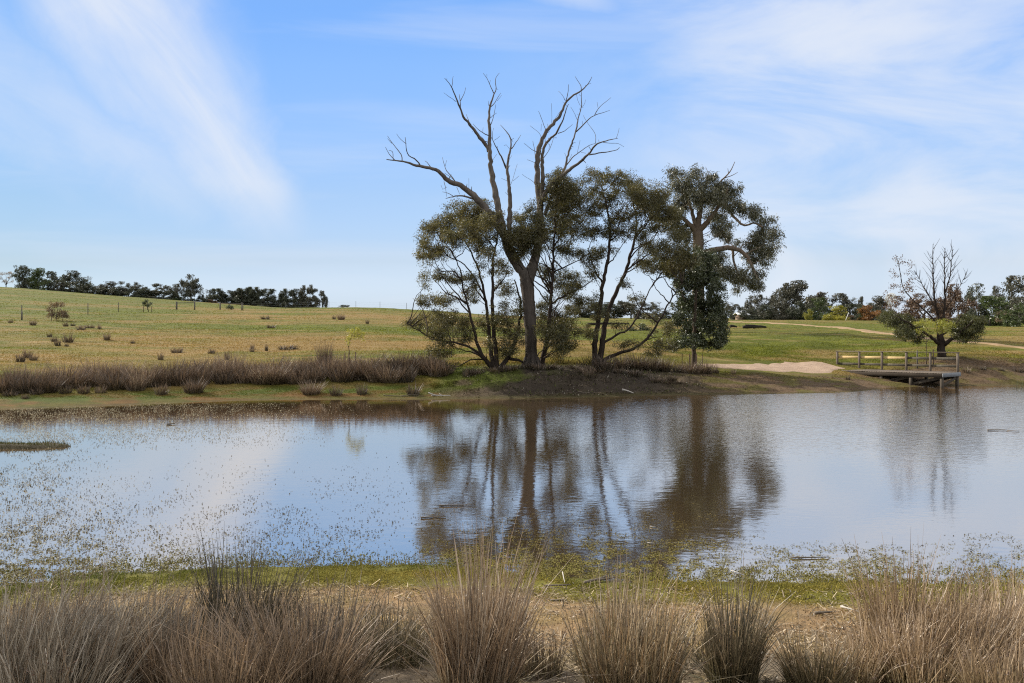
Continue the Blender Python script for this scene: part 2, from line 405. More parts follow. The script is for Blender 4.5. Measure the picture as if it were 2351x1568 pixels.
sc2 = N(nt, 'ShaderNodeVectorMath', operation='SCALE'); sc2.inputs['Scale'].default_value = 2.0; nt.links.new(skyc, sc2.inputs[0]); skyc = sc2.outputs[0]
cloud = N(nt, 'ShaderNodeRGB'); cloud.outputs[0].default_value = (4.25, 4.5, 4.95, 1)
fin = mixc(nt, cl, skyc, cloud.outputs[0])
# bright broken cloud added overhead and behind the viewer, unseen, as fill light
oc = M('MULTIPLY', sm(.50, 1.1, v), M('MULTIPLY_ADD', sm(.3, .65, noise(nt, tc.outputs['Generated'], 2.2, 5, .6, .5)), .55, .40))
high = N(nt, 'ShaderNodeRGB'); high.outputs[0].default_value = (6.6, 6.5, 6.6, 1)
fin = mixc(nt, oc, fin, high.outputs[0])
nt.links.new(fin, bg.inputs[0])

C.view_settings.view_transform = 'Standard'; C.view_settings.look = 'None'; C.view_settings.exposure = .55; C.view_settings.gamma = 1
C.view_settings.use_curve_mapping = False
C.cycles.max_bounces = 7; C.cycles.diffuse_bounces = 3; C.cycles.glossy_bounces = 3; C.cycles.transmission_bounces = 3
C.cycles.caustics_reflective = False; C.cycles.caustics_refractive = False
C.cycles.sample_clamp_indirect = 6; C.cycles.filter_width = 1.15; C.cycles.use_denoising = DENOISE

# ----------------------------------------------------------------- ground
def lerp(a, b, t): return a + (b - a) * t[..., None]
def ground_colour(x, y):
    x = np.asarray(x, float); y = np.asarray(y, float)
    px = bearing(x, y); sn = y - near_shore(px); sf = y - far_shore(px)
    n1 = fbm(x * .25, y * .8, 4); n2 = fbm(x * .9 + 40, y * 1.4, 4); n3 = fbm(x * .06 + 9, y * .10 + 4, 3); n4 = fbm(x * 2.5, y * 2.5 + 8, 3)
    c = lambda *a: np.array(a)
    green = c(.104, .116, .015); bright = c(.152, .162, .019); gold = c(.275, .182, .062); tan = c(.33, .235, .10); brown = c(.16, .105, .040)
    # paddock: golden near the pond, olive further up, greener on the right
    left = 1 - sstep(900, 1500, px)
    gfac = np.clip(.12 + .70 * left - .78 * sstep(60, 72, y) * left + .55 * sstep(92, 112, y) * (1 - sstep(135, 165, y)) * left * sstep(300, 500, px) - .5 * np.exp(-((px - 900) / 170) ** 2 - ((y - 53) / 6) ** 2)
                   + 2.2 * (n3 - .5) + 1.7 * (n1 - .5), 0, 1)
    f = lerp(np.broadcast_to(green, x.shape + (3,)), bright, sstep(.35, .7, n2))
    f = lerp(f, gold, gfac)
    f = lerp(f, tan, .5 * sstep(.58, .8, n1) * (1 - sstep(70, 90, y)))
    out = f
    # far strip between rushes and water
    strip = (1 - sstep(2.2, 3.6, sf))
    ns = sstep(.36, .64, n2)
    s_l = lerp(np.broadcast_to(c(.085, .105, .016), x.shape + (3,)), c(.165, .092, .028), np.clip(ns * .8 + .55 * (1 - sstep(.6, 2.0, sf)) - .2, 0, 1))
    s_m = lerp(np.broadcast_to(c(.105, .078, .048), x.shape + (3,)), c(.14, .12, .03), sstep(.55, .75, n2) * .8)
    s_r = lerp(np.broadcast_to(c(.155, .105, .062), x.shape + (3,)), c(.14, .12, .035), sstep(.5, .7, n2) * .9)
    wl = 1 - sstep(960, 1080, px); wr = sstep(1550, 1720, px)
    st = s_l * wl[..., None] + s_r * wr[..., None] + s_m * (1 - wl - wr)[..., None]
    out = lerp(out, st, np.where(px > 1500, 1 - sstep(4.5, 7, sf), strip))
    # bare torn earth of the mound, green grass on its shoulders
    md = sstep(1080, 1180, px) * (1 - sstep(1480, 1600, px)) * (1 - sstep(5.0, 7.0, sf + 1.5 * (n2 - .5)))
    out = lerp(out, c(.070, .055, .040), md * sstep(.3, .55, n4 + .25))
    gsh = sstep(980, 1030, px) * (1 - sstep(1150, 1330, px)) * sstep(1.0, 1.8, sf) * (1 - sstep(5, 7, sf))
    out = lerp(out, c(.10, .118, .022), gsh * sstep(.34, .60, n2 + .06))
    out = lerp(out, c(.10, .085, .03), (1 - sstep(.1, .7, sf)) * .7)
    # near shore
    nl = np.broadcast_to(c(.20, .155, .105), x.shape + (3,))
    nl = lerp(nl, c(.34, .225, .115), sstep(-4.2, -3.2, sn + 1.2 * (n2 - .5)))
    nl = lerp(nl, c(.30, .22, .08), sstep(.45, .7, n4) * .5)
    nl = lerp(nl, c(.185, .165, .028), sstep(-1.6, -.9, sn + .9 * (n2 - .5)))
    nl = lerp(nl, c(.10, .105, .025), sstep(-.5, .05, sn) * .8)
    nl = lerp(nl, c(.12, .085, .055), sstep(.58, .72, n2) * .45 * (1 - sstep(-1.6, -1.0, sn)))
    out = np.where((sn < .3)[..., None], nl, out)
    uw = (sn >= .3) & (sf < 0)
    sp = sstep(.0, .12, hbase(x, y) + 0 * x) 
    out = np.where(uw[..., None], c(.10, .075, .04), out)
    return out

def axis(segs):
    v = []
    for a, b, s in segs: v += list(np.arange(a, b, s))
    return np.array(v)
def symx():
    p = axis([(0, 34, .17), (34, 60, .5)]); q = [60.0]
    while q[-1] < 3600: q.append(q[-1] * 1.06)
    p = np.concatenate([p, q]); return np.concatenate([-p[:0:-1], p])
gx = symx()
gy = [-40, -25, -15, -10, -6, -3, -1]
gy = np.concatenate([gy, axis([(0, 5, .25), (5, 14.4, .06), (14.4, 23, .4), (23, 28, .15), (28, 34, .4), (34, 56, .12), (56, 80, .3)])])
q = [80.0]
while q[-1] < 3900: q.append(q[-1] + max(.5, q[-1] * .009))
gy = np.concatenate([gy, q])
GXX, GYY = np.meshgrid(gx, gy)
GZ = height(GXX.ravel(), GYY.ravel())
gv = np.stack([GXX.ravel(), GYY.ravel(), GZ], 1)
nx, ny = len(gx), len(gy)
ii = (np.arange(ny - 1)[:, None] * nx + np.arange(nx - 1)[None]).ravel()
gf = np.stack([ii, ii + 1, ii + 1 + nx, ii + nx], 1)
spit = np.exp(-(((gv[:, 0] + 16.2) / 4.4) ** 2 + ((gv[:, 1] - 25.4) / 2.2) ** 2))
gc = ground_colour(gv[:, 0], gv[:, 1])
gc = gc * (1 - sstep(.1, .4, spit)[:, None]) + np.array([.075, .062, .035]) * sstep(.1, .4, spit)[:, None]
mg, nt, out = newmat('earth_and_turf')
at = N(nt, 'ShaderNodeAttribute', attribute_name='tone'); ge = N(nt, 'ShaderNodeNewGeometry'); pos = ge.outputs['Position']
na = noise(nt, pos, 2.3, 8, .7); nb = noise(nt, pos, 17, 5, .7); nc = noise(nt, mapping(nt, pos, (.5, 1.6, 1)), .9, 5, .6)
k = math_(nt, 'ADD', math_(nt, 'MULTIPLY_ADD', na, .8, .25), math_(nt, 'MULTIPLY_ADD', nb, .7, -.25))
k = math_(nt, 'MULTIPLY', k, math_(nt, 'MULTIPLY_ADD', nc, .8, .55))
cc = mixc(nt, 1.0, at.outputs['Color'], k, 'MULTIPLY')
hh = math_(nt, 'MULTIPLY_ADD', nb, .4, na)
principled(nt, out, cc, .95, bump(nt, hh, .9, .07), .12)
ground = link('ground', mesh_np('ground', gv, gf, mg, True, gc)); ground['kind'] = 'structure'

# ----------------------------------------------------------------- water
mw, nt, out = newmat('pond_water')
ge = N(nt, 'ShaderNodeNewGeometry'); pos = ge.outputs['Position']
sp_ = N(nt, 'ShaderNodeSeparateXYZ'); nt.links.new(pos, sp_.inputs[0])
def smw(a, b, x):
    n = N(nt, 'ShaderNodeMapRange', interpolation_type='SMOOTHSTEP'); n.inputs[1].default_value = a; n.inputs[2].default_value = b
    nt.links.new(x, n.inputs[0]); return n.outputs[0]
big = noise(nt, mapping(nt, pos, (.10, .22, 1)), 1.0, 3, .5)
wx = smw(-4, 8, math_(nt, 'MULTIPLY_ADD', big, 9, math_(nt, 'ADD', sp_.outputs[0], -4.5)))
wy = smw(17, 31, math_(nt, 'MULTIPLY_ADD', big, 10, math_(nt, 'ADD', sp_.outputs[1], -5)))
wind = math_(nt, 'MULTIPLY', wx, wy)
r1 = noise(nt, mapping(nt, pos, (1.0, 1.6, 1), (0, 0, .25)), 4.2, 3, .55, .3)
r2 = noise(nt, mapping(nt, pos, (.8, 1.5, 1), (0, 0, -.2)), 1.3, 3, .5)
hgt = math_(nt, 'ADD', math_(nt, 'MULTIPLY', r1, math_(nt, 'MULTIPLY_ADD', wind, .012, .0016)), math_(nt, 'MULTIPLY', r2, math_(nt, 'MULTIPLY_ADD', wind, .004, .0022)))
bp = N(nt, 'ShaderNodeBump'); bp.inputs['Strength'].default_value = 1; bp.inputs['Distance'].default_value = 1; nt.links.new(hgt, bp.inputs['Height'])
fr = N(nt, 'ShaderNodeFresnel'); fr.inputs[0].default_value = 1.33; nt.links.new(bp.outputs[0], fr.inputs['Normal'])
fac = math_(nt, 'MULTIPLY_ADD', fr.outputs[0], .27, .73, True)
df = N(nt, 'ShaderNodeBsdfDiffuse'); df.inputs[0].default_value = (.095, .064, .036, 1)
gl = N(nt, 'ShaderNodeBsdfGlossy'); gl.inputs['Color'].default_value = (1, .885, .765, 1); gl.inputs['Roughness'].default_value = .05
nt.links.new(bp.outputs[0], gl.inputs['Normal'])
mx = N(nt, 'ShaderNodeMixShader'); nt.links.new(fac, mx.inputs[0]); nt.links.new(df.outputs[0], mx.inputs[1]); nt.links.new(gl.outputs[0], mx.inputs[2])
nt.links.new(mx.outputs[0], out.inputs[0])
wv = np.array([[-70, 8, 0], [80, 8, 0], [80, 60, 0], [-70, 60, 0]], float)
water = link('water', mesh_np('water', wv, np.array([[0, 1, 2, 3]]), mw)); water['kind'] = 'structure'

# ----------------------------------------------------------------- earth tracks
def ribbon(name, path, half, mat, lift=.03, across=9, step=.5):
    """a track that hugs the ground; path of (x, y), half widths"""
    P = np.array(path, float); hw = np.array(half, float)
    s = np.concatenate([[0], np.cumsum(np.linalg.norm(np.diff(P, axis=0), axis=1))])
    t = np.arange(0, s[-1], step)
    px_ = np.interp(t, s, P[:, 0]); py_ = np.interp(t, s, P[:, 1]); w = np.interp(t, s, hw)
    k = np.ones(9) / 9
    px_ = np.convolve(np.pad(px_, 4, mode='edge'), k, 'valid'); py_ = np.convolve(np.pad(py_, 4, mode='edge'), k, 'valid')
    tx = np.gradient(px_); ty = np.gradient(py_); L = np.hypot(tx, ty); tx /= L; ty /= L
    a = np.linspace(-1, 1, across)
    wob = np.where(a[None, :] < 0, (1 + 1.1 * (fbm(px_ * 1.3, py_ * 1.3 + 50, 4) - .5))[:, None], (1 + 1.1 * (fbm(px_ * 1.3 + 90, py_ * 1.3 + 20, 4) - .5))[:, None])
    vx = px_[:, None] - ty[:, None] * a * w[:, None] * wob; vy = py_[:, None] + tx[:, None] * a * w[:, None] * wob
    vz = height(vx.ravel(), vy.ravel()).reshape(vx.shape) + lift * (1 - (np.abs(a) > .99) * 1.6)
    V = np.stack([vx, vy, vz], -1).reshape(-1, 3)
    n = len(t); i = (np.arange(n - 1)[:, None] * across + np.arange(across - 1)[None]).ravel()
    o = link(name, mesh_np(name, V, np.stack([i, i + 1, i + 1 + across, i + across], 1), mat, True)); o['kind'] = 'structure'
    return o
md_, nt, out = newmat('pale_clay')
ge = N(nt, 'ShaderNodeNewGeometry'); na = noise(nt, ge.outputs['Position'], 2.0, 8, .7); nb = noise(nt, ge.outputs['Position'], 22, 4, .7)
cc = ramp(nt, math_(nt, 'MULTIPLY_ADD', nb, .4, math_(nt, 'MULTIPLY', na, .6)), [(.30, (.17, .12, .08)), (.45, (.33, .235, .165)), (.6, (.42, .31, .22)), (.75, (.55, .43, .33))])
principled(nt, out, cc, .95, bump(nt, nb, .8, .04), .1)
md2, nt, out = newmat('dusty_track_earth')
ge = N(nt, 'ShaderNodeNewGeometry'); na = noise(nt, ge.outputs['Position'], 1.2, 8, .7)
cc = ramp(nt, na, [(.3, (.16, .12, .05)), (.5, (.29, .195, .11)), (.7, (.34, .25, .155))])
principled(nt, out, cc, .95, bump(nt, na, .6, .06), .1)
ribbon('clay_path', [(X(1600, 49.6), 49.6), (X(1680, 50.0), 50.0), (X(1780, 50.6), 50.6), (X(1850, 51.4), 51.4), (X(1905, 52.4), 52.4), (X(1925, 52.8), 52.8)], [.3, .8, 1.35, 1.5, 1.1, .9], md_, .035, 15, .25)
ribbon('dirt_track', [(X(1560, 142), 142), (X(1690, 128), 128), (X(1800, 108), 108), (X(1900, 94), 94), (X(1980, 82), 82), (X(2060, 72), 72), (X(2140, 65), 65), (X(2230, 61), 61), (X(2350, 58), 58), (X(2600, 55), 55), (X(2900, 53), 53)],
       [1.1, 1.1, 1.1, 1.0, .9, .8, .7, .65, .6, .6, .6], md2, .05, 9, .4)

# ----------------------------------------------------------------- trees: growing
def resample(P, step):
    P = np.asarray(P, float); s = np.concatenate([[0], np.cumsum(np.linalg.norm(np.diff(P, axis=0), axis=1))])
    n = max(2, int(s[-1] / step) + 1); t = np.linspace(0, s[-1], n)
    Q = np.stack([np.interp(t, s, P[:, k]) for k in range(3)], 1)
    if n > 4:
        for _ in range(2):
            Q[1:-1] = .25 * Q[:-2] + .5 * Q[1:-1] + .25 * Q[2:]
    return Q, t / max(s[-1], 1e-6)
def leaves(centres, rad, n, size, r, droop=.5, flat=.7, tip=None):
    """n leaf faces round each cluster centre; diamonds of length size[0] and width size[1]"""
    c = np.repeat(np.asarray(centres, float), n, axis=0); N_ = len(c)
    d = r.normal(size=(N_, 3)); d /= np.linalg.norm(d, axis=1, keepdims=True)
    rr = np.repeat(np.broadcast_to(np.asarray(rad, float), (len(centres),)), n)[:, None] * (r.random((N_, 1)) ** .5)
    p = c + d * rr * np.array([1, 1, flat])
    a = r.normal(size=(N_, 3)) + d * .6; a[:, 2] -= droop; a /= np.linalg.norm(a, axis=1, keepdims=True)
    b = np.cross(a, r.normal(size=(N_, 3))); b /= (np.linalg.norm(b, axis=1, keepdims=True) + 1e-9)
    L = size[0] * (.6 + .8 * r.random((N_, 1))); w = size[1] * (.6 + .8 * r.random((N_, 1)))
    V = np.stack([p, p + a * L * .45 + b * w * .5, p + a * L, p + a * L * .45 - b * w * .5], 1).reshape(-1, 3)
    return V, np.arange(4 * N_).reshape(-1, 4)
def grow(stems, clusters, r, rtip=.006, bend=.25, up=.5, step=.3, expo=.45, rmax=.09):
    """stems: [(points, r0, r1)]; every cluster centre is joined by a branch to the wood already there"""
    P, R, par, fixed = [], [], [], []
    g = Geo()
    for pts, r0, r1 in stems:
        Q, t = resample(pts, .22)
        k = len(Q)
        rad = r0 + (r1 - r0) * t ** .8
        Q[1:-1] += r.normal(size=(max(k - 2, 0), 3)) * .02
        g.tube(Q, rad, 8 if r0 > .05 else 5)
        for q, ra in zip(Q, rad): P.append(q); R.append(ra); par.append(-1); fixed.append(True)
    P = list(P); cap = len(P) + len(clusters) * 14
    A = np.zeros((cap, 3)); A[:len(P)] = P; n = len(P)
    RR = np.zeros(cap); RR[:n] = R
    base = A[:n].copy()
    cl = np.asarray(clusters, float)
    order = np.argsort([np.min(((base - c) ** 2).sum(1)) for c in cl])
    par = np.full(cap, -1); wt = np.zeros(cap); paths = []
    for ci in order:
        c = cl[ci]; d = A[:n] - c; dist = np.sqrt((d ** 2).sum(1))
        cost = dist + up * np.maximum(d[:, 2] + .25 * dist, 0)
        j = int(np.argmin(cost)); p = A[j]; L = dist[j]
        m = min(13, max(2, int(L / step) + 1))
        ctl = p + (c - p) * .5 + np.array([0, 0, bend * L * (.4 - r.random() * .9)]) + r.normal(size=3) * L * .07
        t = np.linspace(0, 1, m + 1)[1:, None]
        Q = (1 - t) ** 2 * p + 2 * t * (1 - t) * ctl + t ** 2 * c
        Q[:-1] += r.normal(size=(m - 1, 3)) * .018
        ids = np.arange(n, n + m); A[ids] = Q; par[ids[0]] = j; par[ids[1:]] = ids[:-1]
        wt[ids[-1]] += 1; paths.append((j, ids)); n += m
    for k in range(n - 1, len(base) - 1, -1):
        if par[k] >= len(base): wt[par[k]] += wt[k]
    for j, ids in paths:
        Q = np.vstack([A[j:j + 1], A[ids]]); w = np.concatenate([[wt[ids[0]]], wt[ids]])
        rad = np.clip(rtip * w ** expo, rtip * .6, rmax)
        if j < len(base): rad = np.minimum(rad, max(RR[j] * .85, rtip))
        g.tube(Q, rad, 5 if rad[0] > .02 else 3, cap=False)
    return g

def fuller(blobs, r, gx=1.1, gy=1.45, extra=.8):
    """thickens traced leaf masses and adds wisps between neighbours"""
    out = [(b[0], b[1], b[2] * gx, b[3] * gy) + tuple(b[4:]) for b in blobs]
    for i in range(int(len(blobs) * extra)):
        a = blobs[r.integers(len(blobs))]; d = [math.hypot(a[0] - b[0], (a[1] - b[1]) * 1.2) for b in blobs]
        o = np.argsort(d)[1:5]; b = blobs[o[r.integers(len(o))]]; f = .3 + .4 * r.random()
        out.append((a[0] * (1 - f) + b[0] * f, a[1] * (1 - f) + b[1] * f, (a[2] + b[2]) * .30, (a[3] + b[3]) * .36))
    return out
def survey_blobs(cv, blobs, D, depth, r, cz=None):
    """leaf masses seen at (x, y, rx, ry); each gets its own place in the depth of a round crown"""
    xs = np.array([cv(b[0], b[1]) for b in blobs]); k = cv(1, 0)[0] - cv(0, 0)[0]
    cx = xs[:, 0].mean(); half = max(np.abs(xs[:, 0] - cx).max(), 1)
    out = []
    for i, (b, q) in enumerate(zip(blobs, xs)):
        room = math.sqrt(max(0, 1 - ((q[0] - cx) / (half * 1.15)) ** 2)) * depth
        dd = (b[4] if len(b) > 4 else (r.random() * 2 - 1) * room)
        Dq = D + dd; c = W(q[0], q[1], Dq); s = k * Dq / F
        out.append((c, np.array([b[2] * s, .75 * (b[2] + b[3]) * .5 * s + .15, b[3] * s])))
    return out
def clusters_of(bl, dens, r, shell=2.2):
    cs = []
    for c, e in bl:
        n = max(3, int(math.pi * e[0] * e[2] * dens))
        d = r.normal(size=(n, 3)); d /= np.linalg.norm(d, axis=1, keepdims=True)
        cs.append(c + d * e * (r.random((n, 1)) ** (1 / shell)))
    return np.vstack(cs)
def trace(cv, pts, D, d0, d1, r, wob=.0):
    """a stem followed on the photograph, leaning from depth D+d0 to D+d1"""
    n = len(pts); out = []
    for i, p in enumerate(pts):
        dd = d0 + (d1 - d0) * (i / max(n - 1, 1)) ** 1.2 + (wob * math.sin(i * 1.7 + d1 * 3) if 0 < i < n - 1 else 0)
        q = cv(*p); out.append(W(q[0], q[1], D + dd))
    return np.array(out)

M_BARK_DEAD = bark_mat('grey_dead_wood', (.032, .026, .021), (.185, .157, .13), 4.5, .10)
M_BARK_DARK = bark_mat('dark_wattle_bark', (.018, .013, .010), (.060, .044, .034), 4, .3)
M_BARK_EUC = bark_mat('brown_fibrous_bark', (.075, .052, .036), (.21, .16, .12), 3, .2)
M_BARK_SAP = bark_mat('sapling_bark', (.05, .035, .025), (.12, .09, .065), 6, .3)
M_WATTLE = leaf_mat('olive_wattle_leaf', [(.045, .047, .013), (.10, .09, .023), (.20, .155, .048)], .5, .45, .05)
M_EUC = leaf_mat('grey_green_gum_leaf', [(.040, .044, .019), (.095, .092, .040), (.22, .195, .105)], .2, .4, .08)
M_DENSE = leaf_mat('deep_green_leaf', [(.024, .034, .011), (.052, .066, .020), (.12, .13, .045)], .2, .4, .07)

# ----- the dead tree
r = np.random.default_rng(21)
DT = 44.0
dead = thing('dead_tree', G(1222, DT) - np.array([0, 0, .06]), 'tall bare dead gum tree with forked grey trunk and antler-like limbs on the mound', 'tree')
org = np.array(dead.location)
def C3(*p): return [p[i:i + 2] for i in range(0, len(p), 2)]
def in3(cv, pts): # any crop -> c3 coordinates
    out = []
    for p in pts:
        q = cv(*p); out.append(((q[0] - 839.3) / .2783, (q[1] - 134.3) / .2783))
    return out
def limb_geo(specs, gk=7):
    g = Geo()
    for pts, r0, r1, d0, d1 in specs:
        Q, t = resample(trace(c3, pts, DT, d0, d1, r), .16)
        Q[1:-1] += r.normal(size=(len(Q) - 2, 3)) * np.clip(.25 * (r0 + (r1 - r0) * t[1:-1]), .004, .02)[:, None]
        rad = (r0 + (r1 - r0) * t) * (1 + .12 * np.sin(t * 37 + r0 * 90) * (r.random(len(t))))
        g.tube(Q, np.maximum(rad, .008), gk if r0 > .03 else 4)
        if r0 > .045:
            for _ in range(int(len(Q) * .16)):
                k = r.integers(2, len(Q) - 1); d = Q[k] - Q[k - 1]; d /= np.linalg.norm(d); o = r.normal(size=3); o -= o.dot(d) * d; o /= np.linalg.norm(o)
                L = rad[k] + .06 + .22 * r.random() ** 2; e = o + d * (.2 + .6 * r.random())
                g.tube(np.array([Q[k], Q[k] + e * L * .6, Q[k] + e * L + r.normal(size=3) * .02]), np.array([.30, .22, .12]) * min(rad[k], .07) + .003, 5)
    return g
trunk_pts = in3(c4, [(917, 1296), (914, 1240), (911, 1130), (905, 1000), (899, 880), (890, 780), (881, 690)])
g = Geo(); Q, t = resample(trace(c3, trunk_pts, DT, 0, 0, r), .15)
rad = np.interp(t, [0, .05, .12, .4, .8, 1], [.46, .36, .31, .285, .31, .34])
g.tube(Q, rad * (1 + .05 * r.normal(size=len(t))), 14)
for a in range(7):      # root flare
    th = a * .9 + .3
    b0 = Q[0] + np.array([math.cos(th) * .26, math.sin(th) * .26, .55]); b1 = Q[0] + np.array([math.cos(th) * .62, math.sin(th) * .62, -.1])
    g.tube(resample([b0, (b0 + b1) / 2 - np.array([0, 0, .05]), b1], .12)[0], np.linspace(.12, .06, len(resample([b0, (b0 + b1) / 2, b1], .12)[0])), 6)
g.build('trunk', bark_mat('dark_lower_bark', (.020, .016, .013), (.115, .095, .078), 4.5, .10), dead, True, org)
